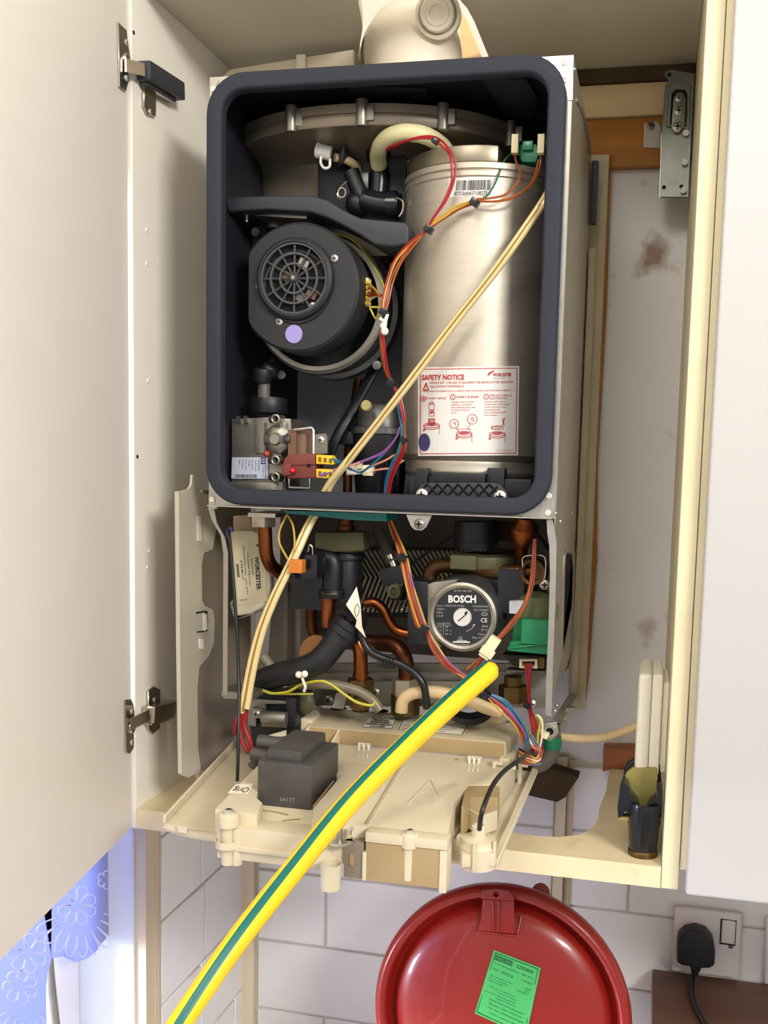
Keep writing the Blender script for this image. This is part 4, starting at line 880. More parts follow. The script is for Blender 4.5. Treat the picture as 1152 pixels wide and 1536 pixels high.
P = Print(fp, [(694-RW, 925-RW*1.02), (694+RW, 925-RW*1.0), (694+RW, 925+RW*1.02), (694-RW, 925+RW*1.0)], S4)
fp.use(mat('plate_black', (34, 36, 42), .4)); fp.lathe([(0, 0), (pr_-.0068, 0), (pr_-.0068, -.001)], (pc.x, YP-.0012, pc.z), (0, -1, 0), 56)
iw = ink_white; ig = mat('ink_grey', (176, 176, 176), .5)
P.text('BOSCH', .265, .15, .72, .275, iw, bold=.035)
P.text('8 716 106 259', .36, .06, .65, .095, ig)
P.text('Type: UPS15-60 CFAL', .07, .31, .53, .345, ig); P.text('P/N:59596059', .67, .315, .94, .345, ig); P.text('PC:1P2007', .69, .375, .93, .405, ig)
P.text('230V~', .07, .365, .22, .395, ig); P.text('50Hz', .07, .42, .17, .45, ig); P.text('2.5uF', .07, .475, .18, .505, ig)
P.text('CE', .80, .52, .905, .59, iw); P.oval(.86, .455, .045, .022, .005, ig)
for t, v, u in (('IP44', .64, .82), ('TF 95', .70, .80), ('Class H', .765, .75), ('Max. 0.3MPa', .825, .66)): P.text(t, u, v, .92, v+.032, ig)
P.text('In[A]', .08, .60, .17, .628, ig); P.text('P1[W]', .20, .60, .29, .628, ig)
for i, (a_, b_, c_) in enumerate((('0.21', '40', ''), ('0.32', '70', 'A'), ('0.40', '90', 'W'))):
    P.text(a_, .08, .655+.058*i, .16, .685+.058*i, ig); P.text(b_, .21, .655+.058*i, .26, .685+.058*i, ig)
    if c_: P.text(c_, .29, .655+.058*i, .315, .685+.058*i, ig)
P.line([(.185, .595), (.185, .82)], .003, ig); P.line([(.07, .642), (.31, .642)], .003, ig)
P.text('GX', .43, .825, .50, .88, ig); P.line([(.40, .89), (.57, .89)], .007, ig); P.bar(.34, .905, .62, .925, iw); P.text('DPC 04 007 08', .35, .945, .60, .97, ig)
P.line([(.56, .74), (.64, .70), (.69, .64)], .004, ig); P.line([(.67, .66), (.695, .62)], .008, iw)
fp.build('rating_plate', PU, smooth=0, label='round black plate reading BOSCH')
MB(mat('plug_white', (226, 224, 218), .3, .3)).lathe([(0, .003), (.0095, .003), (.0108, .001), (.0108, -.001)], Y(693.5, 926, YP-.002), (0, -1, 0), 32).use(ink).box(Y(694, 926, YP-.0053), (.014, .0006, .0012), Matrix.Rotation(-.75, 3, 'Y')).box(Y(699, 919, YP-.0054), (.004, .0006, .002), Matrix.Rotation(-.75, 3, 'Y')).build('bleed_screw', PU, label='white slotted bleed screw')
# pipes above the pump
MB(black_pl).cyl(Y(714, 782, .10), Y(714, 824, .10), .026, 28).cyl(Y(714, 812, .1), Y(714, 818, .1), .028, 28).build('trap_cup', BO, smooth=40)
MB(olive_pl).lathe([(.034, 0), (.035, .002), (.035, .014), (.02, .016)], Y(726, 850, .085), (0, 0, 1), 28).box(Y(698, 842, .06), (.03, .03, .016)).build('clip_ring', BO, bevel=.001, label='olive plastic ring')
MB(bronze).tube(Y3([(645, 885, .08), (645, 862, .08), (655, 850, .08), (680, 848, .08), (720, 854, .07), (760, 858, .065), (798, 857, .065)]), .0095, 18).build('pipe', BO, smooth=60, label='dark bronze pipe over the pump')
MB(copper).lathe([(.009, 0), (.012, .008), (.017, .012), (.017, .02), (.010, .034), (.008, .05)], Y(788, 776, .06), (-.1, .35, -1), 20).build('pipe_end', BO, smooth=50)
MB(copper_dk).tube(Y3([(740, 795, .13), (765, 797, .1), (782, 797, .07)]), .0125, 16).build('pipe', BO)
MB(bronze).lathe([(.0, .002), (.010, .002), (.011, .012), (.0145, .013), (.0165, .009), (.0165, 0)], Y(802, 857, .06), (-.1, -1, 0), 26).build('pipe_union', BO)
MB(chrome).tube(Y3([(784, 850, .035), (785, 836, .035), (800, 833, .035), (817, 836, .035), (818, 860, .035), (815, 872, .035)]), .0011, 6).build('wire_clip', BO)
screw(Y(817, 877, .05), (0, -1, 0), .0062, BO, steel)
MB(cable_black).tube(Y3([(800, 798, .05), (812, 808, .06), (822, 822, .08)]), .0022, 8).build('wire', BO)
MB(cable_black).tube(Y3([(612, 850, .12), (640, 830, .12), (665, 812, .12), (690, 797, .12)]), .0018, 8).build('wire', BO)
# green valve and its surroundings
gvb = MB(green_pl)
gvb.prism(YY([(766, 962), (822, 958), (822, 978), (820, 982), (760, 976)], .03), (0, .045, 0)); gvb.prism(YY([(772, 925), (790, 905), (822, 905), (822, 960), (768, 962)], .05), (0, .04, 0)); gvb.box(Y(804, 945, .04), (.03, .03, .028))
gvb.tube(Y3([(762, 972, .028), (790, 969, .028), (822, 966, .028)]), .0018, 6, spline=False)
GB = gvb.build('green_valve', BO, bevel=.002, label='green plastic diverter valve')
MB(mat('olive_dome', (86, 92, 58), .5)).lathe([(.025, 0), (.025, .014), (.021, .024), (.011, .029), (0, .03)], Y(805, 925, .06), (0, 0, 1), 28).build('dome', GB)
MB(mat('label_pale', (196, 198, 206), .4)).prism(YY([(764, 902), (785, 901), (784, 921), (764, 920)], .04), (0, .01, 0)).build('white_tab', BO)
MB(black_pl).prism(YY([(752, 982), (822, 984), (822, 1002), (770, 1000)], .07), (0, .05, 0)).prism(YY([(745, 890), (820, 880), (820, 905), (765, 930), (750, 940)], .10), (0, .05, 0)).build('motor_block', BO, bevel=.002)
wp_ = MB(cream_con).prism(YY([(779, 989), (806, 989), (806, 1003), (779, 1002)], .05), (0, .01, 0), [YY([(783, 992), (802, 992), (802, 999), (783, 999)], .05)]).build('wire_plug', BO, label='cream wire plug with red leads')
MB(brass).prism(YY([(808, 986), (817, 987), (816, 1003), (808, 1002)], .055), (0, .006, 0)).build('contact_strip', BO)
for k in range(4): wire(('red', 'brown', 'red', 'red')[k], [(787+3.5*k, 995, .048), (790+2*k, 1010, .046), (794, 1040, .045), (794+k, 1062, .045), (798+2*k, 1085, .045), (801+3*k, 1112, .05), (806+3*k, 1130, .055)], .0013)
tie(791, 1058, .043, .005)
MB(brass).hexa(Y(770, 1028, .08), Y(770, 1052, .08), .0175).cyl(Y(770, 1014, .08), Y(770, 1028, .08), .011, 16).build('nut', BO, smooth=20)
# harness over the pump side
hc_ = ('brown', 'yellow', 'orange', 'red', 'brown', 'orange', 'purple', 'yellow')
for k, c in enumerate(hc_):
    d = (k-3.5)*1.6
    pts = [(583+d*.4, 778, .05), (592+d*.7, 800, .045), (604+d*.9, 835, .03), (614+d, 875, .02), (622+d, 905, .016), (632+d, 938, .014), (640+d*.4, 945, .014), (652+d, 972, .012), (672+d, 997, .012), (700+d, 1018, .012), (726+d*.4, 1040, .012)]
    if k in (1, 3, 5, 6): pts += [(752+d*.4, 1062-d*1.2, .015), (776+d, 1086, .02), (788+d, 1112, .03)]
    wire(c, pts, .0011)
for c, d in (('blue', 0), ('blue', 4), ('orange', -4)): wire(c, [(726, 1038, .012), (752+d, 1052-d*.6, .016), (772+d, 1072, .02), (784+d, 1095, .025), (790+d, 1118, .03)], .0013)
tie(604, 836, .026, .006); tie(637, 943, .01, .006); tie(729, 1042, .008, .006)
for d, c in ((0, 'orange'), (3, 'brown'), (-2, 'brown')): wire(c, [(802+d*.5, 808, .03), (801+d, 850, .022), (796+d, 882, .018), (784+d, 910, .014), (766+d, 936, .01), (745+d, 960, .006)], .0011)
ct = Matrix.Rotation(.55, 3, 'Y')
MB(cream_con).box(Y(735, 971, -.002), (.0125, .012, .026), ct).box(Y(731, 978, -.006), (.016, .008, .009), ct).build('inline_plug', BO, bevel=.001, label='cream inline wire plug')
for d, c in ((-6, 'orange'), (0, 'brown'), (3, 'red')): wire(c, [(727+d*.3, 983, 0), (718+d, 994, .002), (710+d*1.6, 1004, .004)], .0013)
# base rail
rl_ = MB(steel_dull)
a = Y(385, 1000, .12)
rl_.prism(Y3([(385, 994, .14), (815, 996, .14), (815, 1008, .14), (385, 1010, .14)]), (0, .006, 0)).prism(Y3([(430, 1010, .135), (820, 1010, .135), (820, 1062, .135), (430, 1058, .135)]), (0, .004, 0))
rl_.prism(Y3([(560, 1022, .12), (590, 1022, .12), (590, 1060, .12), (560, 1060, .12)]), (0, .01, 0)).prism(Y3([(630, 1022, .12), (700, 1022, .12), (690, 1055, .12), (630, 1055, .12)]), (0, .01, 0)).prism(Y3([(760, 1005, .1), (818, 1006, .1), (818, 1012, .1), (760, 1012, .1)]), (0, .02, 0))
rl_.build('base_rail', BO, bevel=.001, label='grey steel pipe rail')
for px, py in ((493.5, 1050), (563, 1039), (714, 1040), (797, 1056)): screw(Y(px, py, .118), (0, -1, 0), .0058, BO, steel)
MB(black_pl).lathe([(.028, 0), (.03, .004), (.03, .012), (.02, .014)], Y(706, 1066, .1), (0, -.5, 1), 24).build('rubber_boot', BO)
MB(cable_cream).tube(Y3([(602, 1068, .04), (604, 1052, .04), (614, 1042, .04), (636, 1038, .04), (668, 1040, .04), (700, 1050, .045), (730, 1062, .05), (752, 1068, .055)]), .0075, 16).build('mains_cable', BO, smooth=60, label='cream mains cable')
MB(mat('clear_sheath', (120, 112, 92), .35)).tube(Y3([(395, 985, .06), (418, 1012, .055), (445, 1026, .05), (490, 1026, .045), (530, 1034, .045), (556, 1048, .045), (570, 1066, .045)]), .0062, 12).build('grey_cable', BO, smooth=60)
tg = MB(paper).prism(Y3([(535, 880, .012), (541, 910, .016), (539, 929, .018), (535, 930, .018), (519, 907, .01)]), (0, .0006, 0)).prism(Y3([(535, 930, .018), (541, 912, .016), (543, 940, .022), (549, 957, .026), (540, 947, .024), (533, 940, .022)]), (0, .0006, 0))
TG = tg.build('paper_tag', BO, smooth=0, label='white folded paper tag')
MB(ink).tube(Y3([(536, 905, .008), (532, 915, .008), (535, 925, .008), (539, 914, .008), (536, 905, .008)]), .0004, 4).build('tag_mark', TG)
MB(cable_black).tube(Y3([(541, 942, .03), (545, 962, .03), (556, 978, .03), (576, 988, .03), (600, 996, .03), (622, 1010, .03), (636, 1030, .03), (640, 1062, .035)]), .0046, 12).build('cable', BO, smooth=60, label='black curved cable')
MB(cable_grey).tube(Y3([(540, 944, .035), (548, 966, .035), (562, 980, .035), (572, 986, .035)]), .004, 10).build('cable', BO)
cg = MB(dark_grey).tube(Y3([(568, 990, .035), (592, 993, .035)]), .0085, 12, spline=False)
CG = cg.build('cable_gland', BO)
for k in range(4): MB(black_sh).box(Y(574+5*k, 993, .026), (.0016, .003, .009)).build('gland_slot', CG)
wire('lime', [(394, 1036, .03), (410, 1040, .028), (432, 1038, .026), (455, 1026, .022), (480, 1022, .02), (497, 1026, .02), (515, 1042, .02), (535, 1055, .02), (556, 1058, .02), (562, 1054, .025)], .0017)
wire('lime', [(394, 1035, .03), (412, 1041, .028), (435, 1042, .03), (470, 1041, .035)], .0012)
MB(cream_wh).ball(Y(448, 1012, .012), .0042, 10).ball(Y(457, 1011, .012), .0042, 10).tube(Y3([(453, 1014, .014), (455, 1022, .014), (458, 1030, .014), (456, 1037, .016)]), .0018, 8).build('tie_knot', BO, smooth=60, label='small white twisted tie')
MB(brass).lathe([(.010, 0), (.013, .004), (.013, .012), (.008, .016)], Y(540, 1064, .05), (0, 0, 1), 16).build('gland', BO)
MB(olive_pl).lathe([(0, .01), (.010, .009), (.016, .004), (.017, 0), (.012, -.01)], Y(455, 1052, .06), (-.3, -1, 0), 24).build('filler_tap', BO)
MB(mat('grey_fin', (150, 148, 144), .4, .5)).prism(Y3([(498, 1062, .07), (504, 1040, .07), (522, 1035, .07), (515, 1064, .07)]), (0, .004, 0)).build('fin', BO)
# latch mechanism at lower left
lm = MB(black_pl).prism(YY([(374, 1042), (448, 1046), (450, 1112), (404, 1126), (376, 1120)], .05), (0, .05, 0)).prism(YY([(428, 1046), (444, 1047), (442, 1092), (430, 1090)], .035), (0, .02, 0))
LM = lm.build('latch_block', BO, bevel=.002, label='black and grey latch mechanism')
MB(steel_dull).prism(YY([(372, 1048), (432, 1052), (432, 1056), (398, 1056), (398, 1066), (384, 1066), (384, 1090), (372, 1088)], .04), (0, .006, 0)).cyl(Y(394, 1076, .03), Y(430, 1078, .03), .008, 14).cyl(Y(394, 1085, .035), Y(430, 1087, .035), .004, 12).build('latch_plate', LM, bevel=.0006)
MB(steel_dull).prism(YY([(378, 1062), (392, 1064), (392, 1078), (378, 1076)], .03), (0, .01, 0)).build('latch_tab', LM)
screw(Y(384, 1071, .03), (0, -1, 0), .0045, LM, steel)
MB(cable_grey).tube(Y3([(388, 1112, .0), (420, 1116, .0), (440, 1112, .0)]), .0085, 14).tube(Y3([(378, 1130, -.02), (405, 1134, -.02), (430, 1126, -.02)]), .0075, 14).build('grey_cable', BO, smooth=60)
MB(cream_pl).prism(YY([(400, 1104), (428, 1096), (428, 1110), (412, 1110)], .03), (0, .004, 0)).build('cream_flap', LM)
# right foot: bracket, elbow, coiled wires
MB(panel_steel).prism(Y3([(805, 1086, .06), (835, 1082, .06), (838, 1100, .06), (826, 1112, .06), (812, 1108, .06), (800, 1098, .06)]), (0, .004, 0)).build('foot_bracket', BO, bevel=.001)
MB(steel).lathe([(.0075, 0), (.0075, .004), (.0045, .004), (.0045, .001)], Y(825, 1096, .06), (0, -1, 0), 18).use(hole_black).lathe([(0, .0012), (.0046, .0012)], Y(825, 1096, .06), (0, -1, 0), 14).build('foot_nut', BO)
MB(cream_con).prism(Y3([(808, 1096, .05), (824, 1102, .05), (820, 1109, .05), (810, 1106, .05)]), (0, .01, 0)).build('tab', BO)
MB(steel_dull).prism(Y3([(838, 1080, .12), (850, 1062, .12), (862, 1062, .12), (846, 1096, .12)]), (0, .01, 0)).build('foot_strut', BO)
el = MB(cable_grey).tube(Y3([(828, 1086, .12), (828, 1110, .12), (826, 1128, .12), (816, 1142, .12), (802, 1148, .12)]), .0105, 16); el.use(green_dk).cyl(Y(828, 1104, .12), Y(828, 1122, .12), .0115, 16); el.build('drain_elbow', BO, smooth=50, label='dark drain elbow with green collar')
cw = ('orange', 'yellow', 'red', 'brown', 'orange', 'lime', 'brown', 'white', 'red', 'yellow', 'brown', 'green', 'orange', 'red', 'yellow', 'brown', 'blue', 'orange')
for k, c in enumerate(cw):
    d = (k-8.5)*.72
    wire(c, [(790+d*1.2, 1085+k, .045), (794+d, 1105, .045), (804+d*1.2, 1122+d*.5, .042), (812-abs(d)*.5, 1134+d, .04), (806+d*.3, 1142+d*.6, .036), (792, 1140+d*1.3, .034), (782-d*.6, 1136+d, .04), (778, 1132+d, .05)], .001)
for c, d in (('green', 0), ('lime', 3), ('white', 6)): wire(c, [(800+d, 1072, .05), (808+d, 1082, .048), (806+d, 1100, .046), (803+d, 1125, .044)], .0012)
MB(cable_black).tube([Y(806, 1118, .045), Y(796, 1128, .035), Z(778, 1141, -.728), Z(757, 1156, -.725), Z(741, 1175, -.722), Z(730, 1198, -.724), Z(722, 1222, -.735), Z(719, 1244, -.752)], .0024, 10).build('cable', BO, smooth=60, label='thin black cable to the small cylinder')
# thin black lead at the left
MB(cable_black).tube(Y3([(344, 806, .01), (348, 850, .008), (355, 940, .0), (358, 1020, -.01), (358, 1090, -.03), (356, 1172, -.045)]), .0020, 10).build('lead', BO, smooth=60, label='thin black lead hanging at the left')
MB(navy_dk).tube(Y3([(343, 808, .01), (341, 797, .01), (346, 793, .01), (348, 798, .01)]), .0026, 8).build('lead_end', BO)

# ---- control box folded down under the boiler
ZL, ZP, ZR = -.755, -.794, -.738                   # lid, base panel, raised back bar
cb = MB(cream_pl)
out_ = [(322, 1213), (386, 1148), (436, 1098), (468, 1113), (745, 1138), (776, 1122), (771, 1139), (738, 1177), (704, 1177), (696, 1186), (682, 1205), (672, 1250), (606, 1243), (549, 1238), (467, 1242), (470, 1211), (514, 1160), (396, 1149), (385, 1196), (394, 1204), (386, 1222)]
lidp = [Z(a, b, ZL) for a, b in out_]
cb.prism(lidp, (0, 0, -.036))
CB = cb.build('control_box', BO, bevel=.0018, bseg=2, smooth=30, label='cream control box folded down, with embossed lid')
# front floor of the transformer bay and base panel
MB(cream_pl).prism([Z(a, b, ZL-.014) for a, b in ((384, 1229), (388, 1190), (410, 1140), (514, 1150), (468, 1243), (451, 1244))], (0, 0, -.02)).build('bay_floor', CB, bevel=.001)
bp_ = [Z(a, b, ZP) for a, b in ((246, 1236), (742, 1300), (803, 1158), (372, 1098))]
MB(cream_pl).prism(bp_, (0, 0, -.003)).build('base_panel', CB, bevel=.001)
q0, q1, q2, q3 = bp_
def lip(a, b, h, t, nm):
    d = (b-a).normalized(); nrm = V((-d.y, d.x, 0))*t
    return MB(cream_pl).prism([a-nrm, b-nrm, b+nrm, a+nrm], (0, 0, h)).build(nm, CB, bevel=.0008, bseg=1)
lip(q2, q1, .007, .0035, 'rim'); lip(q0, q3, .009, .0016, 'rim')
MB(cream_pl).tube([q0+V((0, .004, -.004)), q0+(q1-q0)*.1+V((0, -.003, -.006)), q0+(q1-q0)*.3+V((0, -.004, -.005)), q0+(q1-q0)*.6+V((0, -.003, -.004))], .004, 8).build('front_bead', CB)
MB(cream_wh).prism([Z(a, b, ZP-.0005) for a, b in ((264, 1240), (282, 1242), (280, 1250), (268, 1248))], (0, 0, .001)).build('label_stub', CB)
# front wall pieces
YFm = Z(500, 1240, ZL).y
wz0, wz1 = ZL-.052, ZL-.003
fx = lambda px, y=YFm: Y(px, 1262, y).x
MB(cream_dk).mm((fx(549), YFm-.0015, ZL-.047), (fx(668), YFm+.02, ZL-.004)).build('front_wall', CB, bevel=.001)
MB(cream_pl).mm((fx(661), YFm-.003, ZL-.050), (fx(672), YFm+.02, ZL-.0105)).build('front_pillar', CB, bevel=.001)
MB(cream_pl).mm((fx(549), YFm-.003, ZL-.010), (fx(672), YFm+.015, ZL-.0005)).build('front_frame', CB, bevel=.001)
MB(cream_pl).mm((fx(545), YFm-.003, ZL-.047), (fx(551), YFm+.02, ZL-.02)).build('front_pillar', CB, bevel=.001)
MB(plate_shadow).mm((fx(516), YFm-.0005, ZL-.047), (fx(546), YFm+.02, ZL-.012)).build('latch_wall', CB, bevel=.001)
MB(cream_dk).mm((fx(526), YFm-.002, ZL-.034), (fx(533), YFm+.002, ZL-.024)).build('latch_window', CB)
MB(cream_pl).mm((fx(324), YFm+.002, ZL-.044), (fx(500), YFm+.03, ZL-.012)).mm((fx(324), YFm-.002, ZL-.034), (fx(505), YFm+.01, ZL-.029)).build('front_wall', CB, bevel=.0012)
def boss(px, py, z, r, h, low=0):
    p = Z(px, py, z); m2 = MB(cream_pl).lathe([(r, -.013), (r, -.001), (r-.001, 0), (0, 0)], p, (0, 0, 1), 22).lathe([(r*.68, -h), (r*.75, -.012)], p, (0, 0, 1), 18)
    if low: m2.lathe([(r*1.2, -.033), (r*1.2, -.026)], p, (0, 0, 1), 20).cyl(p+V((r*.9, 0, -h)), p+V((r*.9, 0, -.014)), r*.55, 12)
    o = m2.build('screw_boss', CB, bevel=.0006, bseg=1); screw(p+V((0, 0, .0004)), (0, 0, 1), r*.55, CB)
boss(343, 1219, ZL+.001, .0098, .05, 1); boss(615, 1249, ZL+.001, .0080, .044)
MB(cream_pl).lathe([(.009, -.042), (.0095, -.018)], Z(497, 1266, ZL-.01), (0, 0, 1), 18).build('post', CB)
sc_ = Z(509, 1256, ZL-.008)
MB(steel).cyl(sc_+V((0, 0, -.004)), sc_+V((0, 0, .013)), .0028, 12).lathe([(.0, -.004), (.013, -.004), (.014, -.003), (.013, -.002)], sc_, (0, 0, 1), 24).build('long_screw', CB)
MB(cream_pl).prism([Z(a, b, ZL+.003) for a, b in ((524, 1240), (531, 1240), (531, 1246), (528, 1246), (528, 1243), (524, 1243))], (0, 0, -.006)).build('clip', CB)
# raised bar at the back with holes and screws
bar = [Z(a, b, ZR) for a, b in ((477, 1061), (776, 1082), (777, 1094), (758, 1114), (462, 1089))]
MB(mat('cream_stained', (200, 187, 156), .5, var=.06, vscale=20, dark=(164, 134, 92), dscale=20, dlo=.6, dhi=.85)).prism(bar, (0, 0, ZL-ZR-.001)).build('back_bar', CB, bevel=.0012, label='raised back bar with cable holes')
fw0, fw1 = bar[4], bar[3]
MB(cream_dk).prism([fw0+V((.002, -.0012, -.001)), fw1+V((-.001, -.0012, -.001)), fw1+V((-.001, -.0012, -.0185)), fw0+V((.002, -.0012, -.0185))], (0, .001, 0)).build('bar_front', CB, smooth=0)
for t in (0.0, .16): 
    p = fw0+(fw1-fw0)*t; MB(cream_pl).prism([p+V((0, 0, -.0005)), p+V((-.004, -.03, -.0178)), p+V((0, 0, -.0178))], (.0022, 0, 0)).build('rib', CB)
MB(cream_pl).prism([Z(a, b, ZR+.004) for a, b in ((434, 1068), (477, 1062), (480, 1070), (468, 1080), (437, 1076))], (0, 0, -.026)).build('corner_block', CB, bevel=.0015)
for px, py, z in ((450, 1067, ZR+.0045), (478, 1061, ZR+.0015), (762, 1085, ZR+.0005)): screw(Z(px, py, z), (0, 0, 1), .0052, CB)
for px, py, r in ((508, 1063, .0105), (541, 1066, .011), (573, 1067, .0085), (705, 1078, .012), (618, 1072, .009), (680, 1075, .008)): MB(hole_black).lathe([(r, .0006), (0, .0006)], Z(px, py, ZR), (0, 0, 1), 22).build('cable_hole', CB)
for px, py in ((604, 1071), (741, 1081)): MB(cable_cream).lathe([(.0115, 0), (.0115, .005), (.0095, .010), (.0085, .018), (.006, .019)], Z(px, py, ZR), (0, 0, 1), 20).build('cable_grommet', CB)
MB(cable_cream).tube([Z(602, 1068, ZR+.014), Y(600, 1050, .07), Y(612, 1040, .06)], .0072, 14).build('cable_tail', CB, smooth=60) if 0 else None
# stickers on the bar
S5 = on_plane((0, 0, ZR+.0003), (0, 0, 1))
lab = MB(paper); P = Print(lab, [(553, 1073), (598, 1075), (589, 1094), (540, 1091)], S5); P.sheet(paper)
P.line([(.04, .06), (.96, .06), (.96, .94), (.04, .94), (.04, .06)], .012, ink)
for i, t in enumerate(('ISOLATE', 'MAINS', 'BEFORE', 'REMOVING', 'COVER')): P.text(t, .5-.05*len(t), .12+.165*i, .5+.05*len(t), .235+.165*i, ink, bold=.03)
lab.build('isolate_sticker', CB, smooth=0, label='cream sticker reading ISOLATE MAINS BEFORE REMOVING COVER')
lab = MB(paper); P = Print(lab, [(605, 1076), (705, 1084), (695, 1103), (595, 1095)], S5); P.sheet(paper)
P.line([(.02, .05), (.98, .05), (.98, .95), (.02, .95), (.02, .05)], .007, ink)
for i, t in enumerate(('To avoid the risk of electric shock, this unit', 'must be isolated from the mains supply', 'before the cover is removed. Refer to the', 'installation and servicing instructions.', 'Replace fuses with same type only.')): P.text(t, .05, .14+.16*i, .05+.0195*len(t), .235+.16*i, ink)
lab.build('warning_sticker', CB, smooth=0, label='cream sticker with lines of small print')
# lid relief
S6 = on_plane((0, 0, ZL), (0, 0, 1))
lr = MB(cream_pl)
def ridge(pts, r=.0011, m=None): lr.use(m or cream_pl).tube([Z(a, b, ZL+.0002) for a, b in pts], r, 5, spline=False)
ridge([(612, 1206), (646, 1170), (661, 1198)], .0012); ridge([(646, 1171), (636, 1178), (643, 1181), (633, 1190)], .0008); ridge([(552, 1238), (604, 1152)], .0014); ridge([(547, 1236), (600, 1150)], .0007, cream_dk); ridge([(604, 1150), (588, 1148)], .0007, cream_dk)
ridge([(520, 1146), (600, 1150)], .0006, cream_dk); ridge([(470, 1210), (500, 1172)], .0008, cream_dk)
LR = lr.build('lid_relief', CB, label='embossed lines and warning triangle')
for cx_, cy_ in ((547, 1126), (712, 1146)):
    m2 = MB(cream_wh)
    for k in range(3): m2.box(Z(cx_-7+7*k, cy_-6, ZL+.003), (.0022, .009, .006)); m2.tube([Z(cx_-8+7*k, cy_, ZL+.001), Z(cx_-10+7*k, cy_+10, ZL+.0008)], .0009, 5, spline=False)
    m2.box(Z(cx_, cy_-9, ZL+.002), (.016, .003, .004)); m2.build('pin_marks', CB, bevel=.0004)
MB(cream_dk).lathe([(0, .0006), (.0028, .0006), (.0028, 0)], Z(685, 1140, ZL), (0, 0, 1), 12).build('dimple', CB)
MB(cream_dk).tube([Z(388, 1214, ZL-.013), Z(410, 1217, ZL-.013), Z(432, 1222, ZL-.013)], .0008, 5).tube([Z(420, 1234, ZL-.013), Z(430, 1230, ZL-.013), Z(450, 1228, ZL-.013)], .0008, 5).build('scratch_line', CB)
# sticker with handwriting, seen upside down
lab = MB(paper); P = Print(lab, [(354, 1176), (381, 1175), (372, 1191), (341, 1190)], S6); P.sheet(paper); P.text('Orig', .1, .2, .92, .85, ink, rot=180)
lab.build('handwritten_sticker', CB, smooth=0, label='small sticker with handwriting upside down')
# transformer
tz = ZL-.0138; tA, tB, tC = Z(390, 1199, tz), Z(470, 1214, tz), Z(515, 1170, tz); w_ = (tB-tA).length*1.0
tb = MB(transformer_m)
xa, xb = Z(390, 1203, tz).x, Z(470, 1213, tz).x; yf = Z(430, 1212, tz).y; yb = yf+.088; hT = .058
tb.mm((xa, yf, tz), (xb, yb, tz+hT-.012)); TR = tb.build('transformer', CB, bevel=.003, label='black moulded transformer block')
MB(transformer_m).mm((xa+.008, yf+.006, tz+hT-.014), (xb-.013, yb-.004, tz+hT)).build('top_step', TR, bevel=.004)
MB(transformer_m).mm((xa+.016, yf+.0055, tz+hT-.0095), (xb-.02, yf+.009, tz+hT-.003)).build('marking_bar', TR, bevel=.001)
ct_ = MB(ink); P = Print(ct_, [(420, 1196), (442, 1197), (442, 1203), (420, 1202)], on_plane((0, yf-.0003, 0), (0, -1, 0))); P.text('04177', 0, 0, 1, 1, mat('ink_faint', (150, 150, 150), .5)); ct_.build('marking', TR, smooth=0)
# right end: recess walls and small cylinder
MB(cream_dk).prism([Z(a, b, ZL-.001) for a, b in ((699, 1179), (738, 1177), (750, 1180), (747, 1196), (706, 1196), (697, 1210), (692, 1210))], (0, 0, -.03)).build('recess_wall', CB, smooth=0)
MB(cream_dk).prism([Z(a, b, ZL-.016) for a, b in ((700, 1202), (748, 1204), (746, 1218), (704, 1216))], (0, 0, -.02)).build('inner_box', CB, bevel=.001)
for a, b in (((700, 1212), (722, 1224)), ((722, 1224), (746, 1216))): 
    p0, p1 = Z(*a, ZL-.012), Z(*b, ZL-.012); MB(cream_pl).prism([p0, p1, p1+V((0, 0, -.02)), p0+V((0, 0, -.02))], (0, .0025, 0)).build('rib', CB)
rc_ = Z(718, 1243, ZL-.006)
MB(cream_pl).lathe([(.0175, -.036), (.0175, -.016), (.016, -.014), (.0157, -.009), (.007, -.007), (.0065, .003), (.0048, .004), (.0046, -.003)], rc_, (0, 0, 1), 32).box(rc_+V((.0, -.019, -.02)), (.003, .004, .024)).box(rc_+V((.017, -.008, -.018)), (.003, .003, .022)).box(rc_+V((-.017, .004, -.015)), (.008, .006, .01)).build('pressure_switch', CB, smooth=35, label='small cream cylinder with a black lead')
MB(cream_pl).prism([Z(a, b, ZP+.002) for a, b in ((690, 1290), (692, 1302), (742, 1300), (742, 1292))], (0, 0, .012)).build('front_stop', CB, bevel=.001)
for px, py, z in ((742, 1160, ZL-.008), (762, 1166, ZL-.02), (752, 1155, ZL-.01), (780, 1162, ZL-.03)):
    p = Z(px, py, z); MB(cream_pl).box(p, (.004, .012, .03)).box(p+V((.003, 0, .012)), (.012, .004, .004)).build('cable_comb', CB, bevel=.0006)
MB(cream_pl).mm(Z(716, 1200, ZL-.03)-V((.02, 0, .005)), Z(716, 1200, ZL-.03)+V((.03, .08, -.002))).build('inner_floor', CB) if 0 else None

# ================================================================== LOOSE THINGS
# leaflet in a clear bag, tucked beside the gas pipe
bg = thing('instruction_bag', Y(375, 925, .05), 'yellowed printed packet in clear plastic tucked beside the copper gas pipe', 'packet')
YB = .092
mb = MB(bag_m)
bo = [(344, 797), (374, 796), (398, 800), (405, 850), (406, 880), (403, 898), (395, 910), (377, 921), (356, 925), (350, 918), (352, 900), (348, 850)]
mb.prism(YY(bo, YB), (0, .014, 0)); mb.build('packet', bg, bevel=.004, bseg=3, smooth=60)
MB(mat('clear_film', (235, 230, 215), .08, trans=.85)).prism(YY([(344, 905), (352, 895), (358, 924), (404, 902), (398, 916), (362, 928), (350, 926)], YB+.002), (0, .006, 0)).build('film_edge', bg, bevel=.0015)
MB(mat('kraft', (190, 168, 140), .6)).prism(YY([(350, 774), (384, 772), (384, 797), (350, 797)], YB+.016), (0, .003, 0)).build('flap', bg)
